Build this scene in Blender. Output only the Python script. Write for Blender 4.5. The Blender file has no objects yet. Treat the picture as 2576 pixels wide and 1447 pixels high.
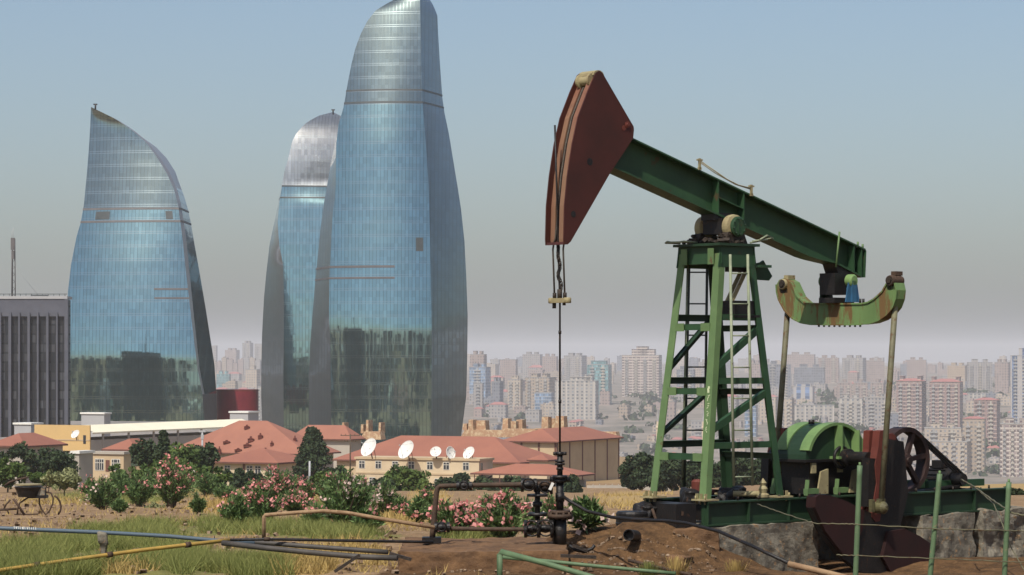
import bpy, math, random
import numpy as np
from mathutils import Vector, Matrix
R = math.radians
rnd = random.Random(7)
nr = np.random.RandomState(11)
S = bpy.context.scene
COL = S.collection
# ---------------------------------------------------------------- camera
cam = bpy.data.cameras.new("camera"); camo = bpy.data.objects.new("camera", cam); COL.objects.link(camo)
cam.lens = 95; cam.sensor_width = 36; cam.clip_start = .5; cam.clip_end = 60000
cam.shift_y = .0705
camo.rotation_euler = (R(90), 0, 0); camo.location = (0, 0, 0)
S.camera = camo
# ---------------------------------------------------------------- light
SUN_EL, SUN_AZ = R(54), math.atan2(-.93, -.37)          # sun azimuth as a vector angle: (x, y) = (-.93, -.37)
w = bpy.data.worlds.new("World"); S.world = w; w.use_nodes = True
wn = w.node_tree.nodes; wl = w.node_tree.links
bg = wn["Background"]; sky = wn.new("ShaderNodeTexSky"); sky.sky_type = 'NISHITA'; sky.sun_disc = False
sky.sun_elevation = SUN_EL; sky.sun_rotation = math.atan2(-.93, -.37) * -1 + R(90)
sky.altitude = 60; sky.air_density = 1.0; sky.dust_density = 2.4; sky.ozone_density = 2.6
wl.new(sky.outputs[0], bg.inputs[0]); bg.inputs[1].default_value = .10
sl = bpy.data.lights.new("sun", 'SUN'); slo = bpy.data.objects.new("sun", sl); COL.objects.link(slo)
sl.energy = 3.7; sl.angle = R(.53); sl.color = (1, .94, .84)
sdir = Vector((math.cos(SUN_AZ) * math.cos(SUN_EL), math.sin(SUN_AZ) * math.cos(SUN_EL), math.sin(SUN_EL)))
slo.rotation_euler = sdir.to_track_quat('Z', 'Y').to_euler()
S.view_settings.view_transform = 'Standard'; S.view_settings.look = 'None'
S.view_settings.exposure = .25; S.view_settings.gamma = 1
# ---------------------------------------------------------------- pixel <-> place
F = 6798.
def P(u, v, Y): return Vector(((u - 1288) / F * Y, Y, (905 - v) / F * Y))
def ppm(Y): return F / Y
# ---------------------------------------------------------------- object helpers
def tag(o, label=None, cat=None, group=None, kind=None):
    if label: o['label'] = label
    if cat: o['category'] = cat
    if group: o['group'] = group
    if kind: o['kind'] = kind
    return o
def empty(name, loc=(0, 0, 0), rz=0, label=None, cat=None, group=None):
    o = bpy.data.objects.new(name, None); COL.objects.link(o); o.empty_display_size = .2
    o.location = loc; o.rotation_euler = (0, 0, rz)
    return tag(o, label, cat, group)
class MB:
    """collects faces; uv in metres along and up each face"""
    def __init__(s): s.v = []; s.f = []; s.m = []; s.uv = {}; s.mi = 0; s.sm = []
    def face(s, pts, uv=None, smooth=False):
        i = len(s.v); s.v += [tuple(p) for p in pts]; s.f.append(tuple(range(i, i + len(pts))))
        s.m.append(s.mi); s.sm.append(smooth)
        if uv: s.uv[len(s.f) - 1] = uv
    def box(s, c, d, M=None, taper=(1, 1)):
        x, y, z = [k / 2 for k in d]; c = Vector(c)
        P8 = [Vector((a * x * (taper[0] if e > 0 else 1), b * y * (taper[1] if e > 0 else 1), e * z)) for e in (-1, 1) for a, b in ((-1, -1), (1, -1), (1, 1), (-1, 1))]
        if M is not None: P8 = [M @ p for p in P8]
        P8 = [p + c for p in P8]
        for q in ((3, 2, 1, 0), (4, 5, 6, 7), (0, 1, 5, 4), (1, 2, 6, 5), (2, 3, 7, 6), (3, 0, 4, 7)): s.face([P8[k] for k in q])
        return s
    def bar(s, a, b, w, h, up=(0, 0, 1)):
        a, b = Vector(a), Vector(b); d = b - a; L = d.length
        if L < 1e-6: return s
        X = d / L; U = Vector(up)
        if abs(X.dot(U)) > .97: U = Vector((1, 0, 0))
        Yv = U.cross(X).normalized(); Z = X.cross(Yv)
        M = Matrix((X, Yv, Z)).transposed()
        return s.box((a + b) / 2, (L, w, h), M)
    def prism(s, poly, ax, t0, t1, fr=None, smooth=False):
        """poly: list of 2-D points; ax 'x','y','z' is the extrusion axis"""
        def T(p, t):
            if ax == 'x': q = Vector((t, p[0], p[1]))
            elif ax == 'y': q = Vector((p[0], t, p[1]))
            else: q = Vector((p[0], p[1], t))
            return fr @ q if fr is not None else q
        n = len(poly); A = [T(p, t0) for p in poly]; B = [T(p, t1) for p in poly]
        area = sum(poly[i][0] * poly[(i + 1) % n][1] - poly[(i + 1) % n][0] * poly[i][1] for i in range(n))
        if (area > 0) == (ax in 'xz'): A, B = A, B
        flip = (area > 0) != (ax != 'y')
        if t1 < t0: flip = not flip
        a, b = (A, list(reversed(B))) if flip else (list(reversed(A)), B)
        s.face(a); s.face(b)
        for i in range(n):
            j = (i + 1) % n; q = [A[i], A[j], B[j], B[i]]
            if flip: q.reverse()
            s.face(q, smooth=smooth)
        return s
    def tube(s, pts, r, n=8, cap=True, jit=0):
        pts = [Vector(p) for p in pts]; rs = r if isinstance(r, (list, tuple)) else [r] * len(pts)
        base = len(s.v); prev = None
        for i, p in enumerate(pts):
            d = (pts[min(i + 1, len(pts) - 1)] - pts[max(i - 1, 0)]).normalized()
            if prev is None:
                u = Vector((0, 0, 1)) if abs(d.z) < .9 else Vector((1, 0, 0))
                prev = (u - d * u.dot(d)).normalized()
            else: prev = (prev - d * prev.dot(d)).normalized()
            w_ = d.cross(prev)
            for k in range(n):
                a = 2 * math.pi * k / n
                s.v.append(tuple(p + (prev * math.cos(a) + w_ * math.sin(a)) * rs[i] * (1 + (rnd.random() - .5) * jit)))
        for i in range(len(pts) - 1):
            for k in range(n):
                a = base + i * n + k; b = base + i * n + (k + 1) % n
                s.f.append((a, b, b + n, a + n)); s.m.append(s.mi); s.sm.append(True)
        if cap:
            s.f.append(tuple(base + k for k in reversed(range(n)))); s.m.append(s.mi); s.sm.append(False)
            e = base + (len(pts) - 1) * n
            s.f.append(tuple(e + k for k in range(n))); s.m.append(s.mi); s.sm.append(False)
        return s
    def cyl(s, a, b, r, r2=None, n=20): return s.tube([a, b], [r, r if r2 is None else r2], n)
    def torus(s, c, R0, r, ax=(0, 1, 0), n=28, m=8, sx=1, sz=1):
        ax = Vector(ax).normalized(); u = Vector((0, 0, 1)) if abs(ax.z) < .9 else Vector((1, 0, 0))
        u = (u - ax * u.dot(ax)).normalized(); w_ = ax.cross(u); c = Vector(c); b = len(s.v)
        for i in range(n):
            a = 2 * math.pi * i / n; dr = u * math.cos(a) * sz + w_ * math.sin(a) * sx
            for j in range(m):
                t = 2 * math.pi * j / m; s.v.append(tuple(c + dr * R0 + (dr.normalized() * math.cos(t) + ax * math.sin(t)) * r))
        for i in range(n):
            for j in range(m):
                s.f.append((b + i * m + j, b + ((i + 1) % n) * m + j, b + ((i + 1) % n) * m + (j + 1) % m, b + i * m + (j + 1) % m)); s.m.append(s.mi); s.sm.append(True)
        return s
    def lathe(s, c, ax, prof, n=20):
        """prof: (r, t) along ax"""
        ax = Vector(ax).normalized(); u = Vector((0, 0, 1)) if abs(ax.z) < .9 else Vector((1, 0, 0))
        u = (u - ax * u.dot(ax)).normalized(); w_ = ax.cross(u); c = Vector(c); b = len(s.v)
        for r, t in prof:
            for k in range(n):
                a = 2 * math.pi * k / n; s.v.append(tuple(c + ax * t + (u * math.cos(a) + w_ * math.sin(a)) * r))
        for i in range(len(prof) - 1):
            for k in range(n):
                a = b + i * n + k; d = b + i * n + (k + 1) % n; s.f.append((a, d, d + n, a + n)); s.m.append(s.mi); s.sm.append(False)
        return s
    def build(s, name, mats, parent=None, bevel=0, autouv=True):
        me = bpy.data.meshes.new(name); me.from_pydata(s.v, [], s.f)
        if not isinstance(mats, (list, tuple)): mats = [mats]
        for m in mats: me.materials.append(m)
        me.polygons.foreach_set('material_index', s.m); me.polygons.foreach_set('use_smooth', s.sm)
        uvl = me.uv_layers.new(name='uv'); dat = []
        for pi, pl in enumerate(me.polygons):
            if pi in s.uv: dat += [c for q in s.uv[pi] for c in q]; continue
            n = pl.normal
            if abs(n.z) > .8:
                for k in pl.vertices: dat += [s.v[k][0], s.v[k][1]]
            else:
                t = Vector((-n.y, n.x, 0)); t = t.normalized() if t.length > 1e-5 else Vector((1, 0, 0))
                for k in pl.vertices: dat += [t.x * s.v[k][0] + t.y * s.v[k][1], s.v[k][2]]
        uvl.data.foreach_set('uv', dat)
        me.update(); o = bpy.data.objects.new(name, me); COL.objects.link(o)
        if parent is not None: o.parent = parent
        if bevel:
            b = o.modifiers.new('bevel', 'BEVEL'); b.width = bevel; b.segments = 1; b.limit_method = 'ANGLE'; b.angle_limit = R(40)
        return o
def quadmesh(name, V, mats, parent=None, mi=None, k=4, col=None):
    """V: (n, k, 3) array of separate faces; col: (n,) value stored as attribute 'shade'"""
    n = len(V); me = bpy.data.meshes.new(name)
    me.vertices.add(n * k); me.vertices.foreach_set('co', V.reshape(-1).astype('f'))
    me.loops.add(n * k); me.loops.foreach_set('vertex_index', np.arange(n * k, dtype='i'))
    me.polygons.add(n); me.polygons.foreach_set('loop_start', np.arange(0, n * k, k, dtype='i'))
    try: me.polygons.foreach_set('loop_total', np.full(n, k, dtype='i'))
    except Exception: pass
    if not isinstance(mats, (list, tuple)): mats = [mats]
    for m in mats: me.materials.append(m)
    if mi is not None: me.polygons.foreach_set('material_index', np.asarray(mi, dtype='i'))
    if col is not None:
        at = me.attributes.new('tone', 'FLOAT', 'FACE'); at.data.foreach_set('value', np.asarray(col, dtype='f'))
    me.update(calc_edges=True); me.validate()
    o = bpy.data.objects.new(name, me); COL.objects.link(o)
    if parent is not None: o.parent = parent
    return o
def copy_tree(o, parent=None):
    c = o.copy(); COL.objects.link(c); c.parent = parent
    for ch in list(o.children): copy_tree(ch, c)
    return c
# ---------------------------------------------------------------- materials
def nt(name):
    m = bpy.data.materials.new(name); m.use_nodes = True; t = m.node_tree
    return m, t, t.nodes["Principled BSDF"]
def N(t, typ, **kw):
    n = t.nodes.new(typ)
    for k, v in kw.items():
        if k.startswith('i_'): n.inputs[k[2:]].default_value = v
        else: setattr(n, k, v)
    return n
def mixc(t, f, a, b, mode='MIX'):
    n = t.nodes.new('ShaderNodeMix'); n.data_type = 'RGBA'; n.blend_type = mode
    for i, x in ((0, f), (6, a), (7, b)):
        if isinstance(x, bpy.types.NodeSocket): t.links.new(x, n.inputs[i])
        elif isinstance(x, (int, float)): n.inputs[i].default_value = x
        else: n.inputs[i].default_value = (*x[:3], 1)
    return n.outputs[2]
def mth(t, op, a, b=None, c=None, clamp=False):
    n = t.nodes.new('ShaderNodeMath'); n.operation = op; n.use_clamp = clamp
    for i, x in enumerate((a, b, c)):
        if x is None: continue
        if isinstance(x, bpy.types.NodeSocket): t.links.new(x, n.inputs[i])
        else: n.inputs[i].default_value = x
    return n.outputs[0]
def noise(t, scale, detail=4, rough=.6, vec=None, dim='3D'):
    n = N(t, 'ShaderNodeTexNoise', noise_dimensions=dim); n.inputs['Scale'].default_value = scale
    n.inputs['Detail'].default_value = detail; n.inputs['Roughness'].default_value = rough
    if vec is not None: t.links.new(vec, n.inputs['Vector'])
    return n.outputs[0]
def ramp(t, f, lo, hi):
    n = N(t, 'ShaderNodeMapRange', clamp=True); t.links.new(f, n.inputs[0])
    n.inputs[1].default_value = lo; n.inputs[2].default_value = hi
    return n.outputs[0]
def objco(t): return N(t, 'ShaderNodeTexCoord').outputs['Object']
def wco(t): return N(t, 'ShaderNodeNewGeometry').outputs['Position']
def bump(t, b, h, st=.4, dist=.02):
    n = N(t, 'ShaderNodeBump'); n.inputs['Strength'].default_value = st; n.inputs['Distance'].default_value = dist
    t.links.new(h, n.inputs['Height']); t.links.new(n.outputs[0], b.inputs['Normal'])
def plain(name, c, c2=None, sc=3, rough=.7, metal=0, bp=0, rust=None, rt=.6, world=False, streak=False):
    """noise-mottled surface; rust: third colour shown where noise exceeds rt"""
    m, t, b = nt(name); co = wco(t) if world else objco(t)
    if c2 is None: c2 = tuple(x * .75 for x in c)
    vec = co
    if streak:
        mp = N(t, 'ShaderNodeMapping'); mp.inputs['Scale'].default_value = (1, 1, .18); t.links.new(co, mp.inputs[0]); vec = mp.outputs[0]
    f = ramp(t, noise(t, sc, 5, .65, vec), .35, .68); out = mixc(t, f, c, c2)
    if rust:
        n2 = noise(t, sc * 2.3, 6, .7, vec); f2 = ramp(t, n2, rt, rt + .06); out = mixc(t, f2, out, rust)
        r2 = mth(t, 'MULTIPLY_ADD', f2, .3, rough, clamp=True); t.links.new(r2, b.inputs['Roughness'])
    else: b.inputs['Roughness'].default_value = rough
    t.links.new(out, b.inputs['Base Color']); b.inputs['Metallic'].default_value = metal
    b.inputs['Specular IOR Level'].default_value = .35
    if bp: bump(t, b, noise(t, sc * 4, 6, .7, co), bp, .03)
    return m
def leafmat(name, c, c2, rough=.6, trans=.0):
    m, t, b = nt(name); a = N(t, 'ShaderNodeAttribute', attribute_name='tone')
    t.links.new(mixc(t, a.outputs['Fac'], c, c2), b.inputs['Base Color']); b.inputs['Roughness'].default_value = rough
    b.inputs['Specular IOR Level'].default_value = .25
    if trans:
        tr = N(t, 'ShaderNodeBsdfTranslucent'); t.links.new(mixc(t, a.outputs['Fac'], c, c2), tr.inputs[0])
        mx = N(t, 'ShaderNodeMixShader'); mx.inputs[0].default_value = trans
        t.links.new(b.outputs[0], mx.inputs[1]); t.links.new(tr.outputs[0], mx.inputs[2]); t.links.new(mx.outputs[0], t.nodes['Material Output'].inputs[0])
    return m
def facade(name, wall, wall2, glass, dx, dz, fx=.5, fz=.5, band=None, piers=0, rough=.8, gl=.25):
    """wall with a grid of windows: pitch dx, dz metres; fx, fz the glazed share; band: floor slab colour"""
    m, t, b = nt(name); uv = N(t, 'ShaderNodeUVMap', uv_map='uv').outputs[0]
    sp = N(t, 'ShaderNodeSeparateXYZ'); t.links.new(uv, sp.inputs[0])
    oi = N(t, 'ShaderNodeObjectInfo').outputs['Random']
    U = mth(t, 'DIVIDE', sp.outputs[0], dx); V = mth(t, 'DIVIDE', sp.outputs[1], dz)
    fu, fv = mth(t, 'FRACT', U), mth(t, 'FRACT', V)
    def inside(f, w): return mth(t, 'LESS_THAN', mth(t, 'ABSOLUTE', mth(t, 'SUBTRACT', f, .5)), w / 2)
    geo = N(t, 'ShaderNodeNewGeometry'); gn = N(t, 'ShaderNodeSeparateXYZ'); t.links.new(geo.outputs['True Normal'], gn.inputs[0])
    vert = mth(t, 'LESS_THAN', mth(t, 'ABSOLUTE', gn.outputs[2]), .5)
    win = mth(t, 'MULTIPLY', mth(t, 'MULTIPLY', inside(fu, fx), inside(fv, fz)), vert)
    cb = N(t, 'ShaderNodeCombineXYZ'); t.links.new(mth(t, 'FLOOR', U), cb.inputs[0]); t.links.new(mth(t, 'FLOOR', V), cb.inputs[1]); t.links.new(oi, cb.inputs[2])
    wnz = N(t, 'ShaderNodeTexWhiteNoise', noise_dimensions='3D'); t.links.new(cb.outputs[0], wnz.inputs[0]); rv = wnz.outputs[0]
    base = mixc(t, ramp(t, noise(t, .09, 3, .6, wco(t)), .35, .65), wall, wall2)
    base = mixc(t, mth(t, 'MULTIPLY', ramp(t, noise(t, .9, 4, .7, wco(t)), .5, .8), .35), base, tuple(k * .6 for k in wall2))
    if band:
        bf = mth(t, 'MULTIPLY', mth(t, 'LESS_THAN', fv, .16), vert); base = mixc(t, bf, base, band)
    if piers:
        pf = mth(t, 'LESS_THAN', mth(t, 'FRACT', mth(t, 'DIVIDE', sp.outputs[0], dx * piers)), .12)
        base = mixc(t, pf, base, tuple(min(1, k * 1.25) for k in wall)); win = mth(t, 'MULTIPLY', win, mth(t, 'SUBTRACT', 1, pf))
    g2 = tuple(min(1, k * 2.6 + .05) for k in glass)
    gcol = mixc(t, mth(t, 'POWER', rv, 3), glass, g2)
    out = mixc(t, win, base, gcol); t.links.new(out, b.inputs['Base Color'])
    t.links.new(mth(t, 'MULTIPLY_ADD', win, gl - rough, rough), b.inputs['Roughness'])
    return m
M = {}
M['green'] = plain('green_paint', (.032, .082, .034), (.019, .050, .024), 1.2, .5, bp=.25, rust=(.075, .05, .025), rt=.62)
M['green_light'] = plain('pale_lit_green_paint', (.135, .215, .085), (.095, .16, .065), 1.3, .6, bp=.3, rust=(.12, .085, .04), rt=.63)  # paler copy of the green, carries the sunlit tone of the front legs
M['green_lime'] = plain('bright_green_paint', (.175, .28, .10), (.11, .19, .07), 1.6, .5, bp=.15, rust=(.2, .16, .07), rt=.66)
M['green_dark'] = plain('dark_shaded_green_paint', (.021, .050, .024), (.014, .032, .017), 1.5, .5, bp=.15, rust=(.06, .035, .02), rt=.64)  # darker copy of the green, carries the shade on rear leg and far bars
M['green_blue'] = plain('blue_green_paint', (.02, .13, .12), (.02, .09, .08), 2, .5, rust=(.05, .04, .03), rt=.66)
M['blue_paint'] = plain('blue_paint', (.04, .13, .25), (.03, .09, .16), 3, .5, rust=(.3, .3, .3), rt=.68)
M['yoke'] = plain('oil_stained_green_paint', (.15, .245, .09), (.10, .165, .06), 1.2, .5, bp=.2, rust=(.15, .09, .035), rt=.50, streak=True)
M['maroon'] = plain('maroon_paint', (.066, .017, .012), (.045, .014, .010), 1.3, .55, bp=.12, rust=(.07, .025, .015), rt=.7)
M['maroon_dark'] = plain('shaded_maroon_paint', (.030, .008, .007), (.018, .007, .006), 1.6, .6, bp=.15, rust=(.05, .02, .012), rt=.66)  # darker copy of the maroon, carries the shade on the weights
M['red_rust'] = plain('rusty_red_paint', (.15, .036, .024), (.10, .026, .018), 2.2, .65, bp=.3, rust=(.12, .045, .025), rt=.62)
M['track'] = plain('worn_track_metal', (.17, .052, .034), (.22, .125, .075), .7, .6, bp=.2, rust=(.13, .06, .04), rt=.6, streak=True)
M['tan_metal'] = plain('dusty_cast_metal', (.34, .30, .16), (.25, .2, .11), 3, .7, bp=.4, rust=(.14, .08, .04), rt=.6)
M['grime'] = plain('oily_grime', (.05, .035, .025), (.02, .016, .012), 6, .6, bp=.6, rust=(.12, .07, .04), rt=.62)
M['black_metal'] = plain('black_oiled_metal', (.016, .014, .013), (.009, .008, .008), 5, .45, bp=.3, rust=(.07, .035, .02), rt=.6)
M['rust_pipe'] = plain('rusty_pipe', (.085, .05, .032), (.045, .03, .02), 6, .75, bp=.4, rust=(.2, .13, .08), rt=.66)
M['tan_pipe'] = plain('dusty_rusty_pipe', (.34, .23, .13), (.22, .13, .07), 5, .8, bp=.4, rust=(.12, .06, .03), rt=.62)
M['green_pipe'] = plain('faded_green_pipe', (.115, .18, .09), (.08, .13, .065), 4, .6, bp=.2, rust=(.22, .17, .1), rt=.62)
M['blue_pipe'] = plain('blue_grey_pipe', (.075, .115, .155), (.10, .125, .14), 1.2, .45, bp=.1, rust=(.2, .19, .18), rt=.7)
M['grey_pipe'] = plain('grey_pipe', (.085, .075, .065), (.05, .045, .04), 2, .6, bp=.2, rust=(.12, .07, .04), rt=.62)
M['yellow_pipe'] = plain('yellow_brown_pipe', (.42, .27, .06), (.28, .18, .05), 3, .6, bp=.2, rust=(.16, .09, .04), rt=.62)
M['pitman'] = plain('weathered_rod_paint', (.16, .15, .085), (.09, .085, .05), 3, .6, bp=.2, rust=(.11, .065, .035), rt=.56)
M['rope'] = plain('wire_rope', (.14, .12, .10), (.06, .05, .04), 30, .5, metal=.4, bp=.5)
M['sheave'] = plain('brown_cast_iron', (.045, .022, .017), (.028, .018, .015), 3, .55, bp=.25, rust=(.13, .05, .03), rt=.6)
M['paint_mark'] = plain('chalky_paint_mark', (.62, .68, .42), (.5, .56, .36), 9, .8)
M['white'] = plain('white_paint', (.78, .77, .72), (.66, .65, .6), 2, .5)
M['ladder_pale'] = plain('weathered_ladder_pipe', (.30, .33, .22), (.17, .2, .13), 3, .7, bp=.3, rust=(.10, .07, .04), rt=.6)
M['ladder_unlit'] = plain('unlit_ladder_steel', (.05, .06, .045), (.03, .035, .028), 3, .6, bp=.2)  # shade of the far ladder put into a darker colour
M['stone'] = plain('broken_concrete', (.25, .225, .175), (.065, .055, .042), 3.4, .95, bp=1.0, rust=(.30, .19, .10), rt=.57)
M['slab'] = plain('soil_stained_concrete', (.19, .105, .05), (.09, .05, .027), 2.4, .95, bp=1, rust=(.27, .18, .10), rt=.66)
M['roof_red'] = plain('terracotta_roof', (.31, .125, .08), (.25, .10, .068), .09, .8, world=True)
M['roof_red2'] = plain('terracotta_roof_faded', (.32, .135, .088), (.26, .11, .075), .11, .8, world=True)
M['cream'] = plain('cream_render', (.60, .49, .33), (.53, .42, .28), .25, .9, world=True)
M['ochre'] = plain('ochre_render', (.62, .42, .18), (.55, .38, .17), .15, .9, world=True)
M['tan_wall'] = plain('tan_render', (.52, .40, .25), (.44, .33, .21), .2, .9, world=True)
M['greige'] = plain('grey_render', (.42, .38, .32), (.36, .33, .28), .2, .9, world=True)
M['cream_roof'] = plain('cream_sheet_roof', (.82, .76, .58), (.76, .70, .52), .1, .6, world=True)
M['grey_metal'] = plain('light_grey_cladding', (.40, .40, .40), (.36, .36, .37), .2, .6, world=True)
M['win'] = plain('dark_window_glass', (.035, .04, .05), (.06, .065, .07), 1.5, .12, world=True)
M['frame'] = plain('pale_window_frame', (.6, .57, .5), (.5, .48, .42), 2, .6)
M['brown_trim'] = plain('brown_trim', (.16, .07, .05), (.11, .05, .04), 1, .7, world=True)
M['sandstone'] = plain('orange_sandstone', (.40, .25, .15), (.33, .19, .11), .35, .9, bp=.3, world=True, rust=(.50, .38, .24), rt=.5)
M['bark'] = plain('bark', (.11, .08, .055), (.06, .045, .03), 6, .9, bp=.8)
M['leaf_ole'] = leafmat('oleander_leaf', (.04, .08, .028), (.20, .29, .10), .5, .2)
M['leaf_dark'] = leafmat('dark_evergreen_leaf', (.016, .028, .012), (.048, .074, .028), .7)
M['leaf_mid'] = leafmat('bushy_leaf', (.04, .075, .018), (.12, .17, .04), .7, .15)
M['leaf_pale'] = leafmat('pale_dry_leaf', (.16, .17, .075), (.30, .31, .15), .8, .15)
M['flower_pink'] = leafmat('pink_blossom', (.62, .20, .19), (.75, .36, .33), .7, .2)
M['flower_white'] = leafmat('pale_blossom', (.62, .42, .36), (.7, .58, .5), .7, .2)
M['grass'] = leafmat('grass_blade', (.13, .165, .04), (.31, .31, .10), .75, .3)
M['grass_dry'] = leafmat('dry_grass_blade', (.34, .24, .085), (.50, .36, .13), .85, .2)
# ================================================================ GROUND
from mathutils import noise as mnoise
KL = [(-3000, -30), (-300, -9), (-40, -2.6), (0, -1.9), (20, -2.5), (41, -3.42), (600, -28.3), (700, -32), (1130, -40), (3536, -158.1), (4264, -122.7), (4888, -104.0), (5824, -81.1), (7488, -60.3), (10400, -37.4), (16640, -25.0), (60000, -20)]
KR = [(-3000, -30), (-300, -9), (-40, -2.6), (0, -1.9), (20, -2.5), (41, -3.42), (200, -10.1), (330, -15.2), (450, -25), (1130, -63), (3536, -158.1), (4264, -122.7), (4888, -104.0), (5824, -81.1), (7488, -60.3), (10400, -37.4), (16640, -25.0), (60000, -20)]
def itp(k, y):
    for (a, za), (b, zb) in zip(k, k[1:]):
        if y <= b: return za + (zb - za) * (y - a) / (b - a)
    return k[-1][1]
def gs(x, y, cx, cy, rx, ry, h): return h * math.exp(-((x - cx) / rx) ** 2 - ((y - cy) / ry) ** 2)
def G(x, y):
    u = 1288 + x * F / max(y, 30.)
    t = min(1, max(0, (u - 1560) / 420.)); t = t * t * (3 - 2 * t)
    z = itp(KL, y) * (1 - t) + itp(KR, y) * t
    if 30 < y < 80:
        z += gs(x, y, 2.0, 50.6, 1.7, 1.2, .62) + gs(x, y, 1.0, 49.6, 1.2, .8, .22) + gs(x, y, 3.4, 51.5, 1.4, 1.6, .45) + gs(x, y, 2.9, 49.3, 1.0, .6, .36) + gs(x, y, 1.9, 48.6, .8, .4, .12) + gs(x, y, 2.4, 49.2, 1.9, 1.1, .26); e_ = gs(x, y, 2.4, 48.6, 2.4, 2.0, 1.); z += e_ * (.16 * abs(mnoise.noise(Vector((x * 1.9, y * 1.5, 9)))) + .10 * abs(mnoise.noise(Vector((x * 5, y * 3.5, 5)))) - .07)
        z -= gs(x, y, 6.6, 50, 2.3, 2.2, .5)
        z += .10 * mnoise.noise(Vector((x * .8, y * .5, 0))) + .045 * mnoise.noise(Vector((x * 3.1, y * 2.3, 3))) + .02 * mnoise.noise(Vector((x * 9, y * 7, 7)))
        d = abs(x - .2) / 3 + abs(y - 47) / 4
    elif y > 80:
        z += min(1, (y - 80) / 100) * (.5 * mnoise.noise(Vector((x * .03, y * .03, 1)))) + .07 * mnoise.noise(Vector((x * .7, y * .3, 0)))
    return z
def ground_at(u, v, y0=41., y1=900.):
    """the point of the ground seen at a pixel"""
    y = y0
    while y < y1:
        x = (u - 1288) / F * y
        if 905 - G(x, y) * F / y <= v: return Vector((x, y, G(x, y)))
        y *= 1.006
    x = (u - 1288) / F * y1
    return Vector((x, y1, G(x, y1)))
def axis(segs):
    out = []
    for a, b, st in segs:
        n = max(1, round((b - a) / st)); out += [a + (b - a) * i / n for i in range(n)]
    return out + [segs[-1][1]]
xs = axis([(-20000, -6000, 3500), (-6000, -1500, 750), (-1500, -300, 120), (-300, -60, 15), (-60, -16, 2), (-16, -9.5, .5), (-9.5, 11, .16), (11, 18, .5), (18, 60, 2), (60, 300, 15), (300, 1500, 120), (1500, 6000, 750), (6000, 20000, 3500)])
ys = axis([(-3000, -300, 300), (-300, 0, 40), (0, 38, 4), (38, 44, .4), (44, 56, .16), (56, 80, .6), (80, 200, 2.5), (200, 700, 12), (700, 3000, 80), (3000, 10000, 300), (10000, 30000, 4000)])
verts = [(x, y, G(x, y)) for y in ys for x in xs]; nx = len(xs)
faces = [(j * nx + i, j * nx + i + 1, (j + 1) * nx + i + 1, (j + 1) * nx + i) for j in range(len(ys) - 1) for i in range(nx - 1)]
me = bpy.data.meshes.new('ground'); me.from_pydata(verts, [], faces)
me.polygons.foreach_set('use_smooth', [True] * len(faces))
# where green and dry plants cover the soil (u, v, ru, rv) seen on the slope
GREEN = [(100, 1430, 330, 55), (420, 1420, 230, 45), (330, 1345, 200, 28), (560, 1330, 130, 25), (760, 1335, 190, 22), (880, 1350, 160, 12), (650, 1440, 110, 35), (500, 1215, 120, 30), (1150, 1360, 120, 12), (60, 1185, 120, 30), (640, 1250, 90, 22), (300, 1250, 200, 22), (880, 1280, 120, 25), (200, 1380, 260, 30)]
DRY = [(330, 1445, 90, 22), (560, 1275, 100, 25), (1010, 1300, 80, 30), (900, 1400, 90, 25), (1590, 1255, 110, 22), (150, 1260, 130, 14), (1080, 1255, 60, 40), (800, 1250, 60, 20), (2500, 1225, 300, 14), (470, 1235, 120, 14), (760, 1430, 90, 30)]
def cover(L, u, v):
    s = 0
    for a, b, ru, rv in L: s = max(s, 1.25 - ((u - a) / ru) ** 2 - ((v - b) / rv) ** 2)
    return max(0, min(1, s))
gv, dv, pv = [], [], []
for x, y, z in verts:
    if 40 < y < 700:
        u = 1288 + x * F / y; v = 905 - z * F / y
        g_, d_ = cover(GREEN, u, v), cover(DRY, u, v)
        q = 1 if (x > -2.2 and y < 62) else 0
        if x > -2.2 and y < 62: g_ *= .0; d_ *= .2
    else: g_, d_, q = .1, .5, 0
    gv.append(g_); dv.append(d_); pv.append(q)
for nm, L in (('green', gv), ('dry', dv), ('oily', pv)):
    a = me.attributes.new(nm, 'FLOAT', 'POINT'); a.data.foreach_set('value', L)
m, t, b = nt('hillside_soil'); co = wco(t)
n1 = noise(t, .55, 6, .68, co); n2 = noise(t, 3.2, 6, .7, co); n3 = noise(t, .12, 4, .6, co); n4 = noise(t, 9, 5, .7, co)
soil = mixc(t, ramp(t, n2, .38, .64), (.30, .195, .11), (.17, .11, .06))
soil = mixc(t, ramp(t, n1, .5, .72), soil, (.44, .31, .18))
soil = mixc(t, ramp(t, n4, .62, .7), soil, (.56, .44, .31))
oil = mixc(t, ramp(t, n2, .35, .66), (.17, .095, .045), (.06, .036, .02)); oil = mixc(t, ramp(t, n4, .6, .72), oil, (.30, .18, .09))
at = lambda k: N(t, 'ShaderNodeAttribute', attribute_name=k).outputs['Fac']
c_ = mixc(t, at('oily'), soil, oil)
dm = mth(t, 'MULTIPLY', ramp(t, mth(t, 'ADD', at('dry'), mth(t, 'MULTIPLY', mth(t, 'SUBTRACT', n2, .5), 1.6)), .35, .75), 1)
c_ = mixc(t, dm, c_, mixc(t, n4, (.40, .28, .12), (.32, .22, .11)))
gm = ramp(t, mth(t, 'ADD', at('green'), mth(t, 'MULTIPLY', mth(t, 'SUBTRACT', n2, .5), 1.8)), .35, .8)
c_ = mixc(t, mth(t, 'MULTIPLY', gm, .8), c_, mixc(t, n4, (.12, .15, .035), (.22, .21, .07)))
sy = N(t, 'ShaderNodeSeparateXYZ'); t.links.new(co, sy.inputs[0])
far = ramp(t, sy.outputs[1], 900, 1500)
c_ = mixc(t, far, c_, mixc(t, ramp(t, noise(t, .012, 6, .7, co), .42, .6), (.25, .21, .175), (.13, .12, .095)))
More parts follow.
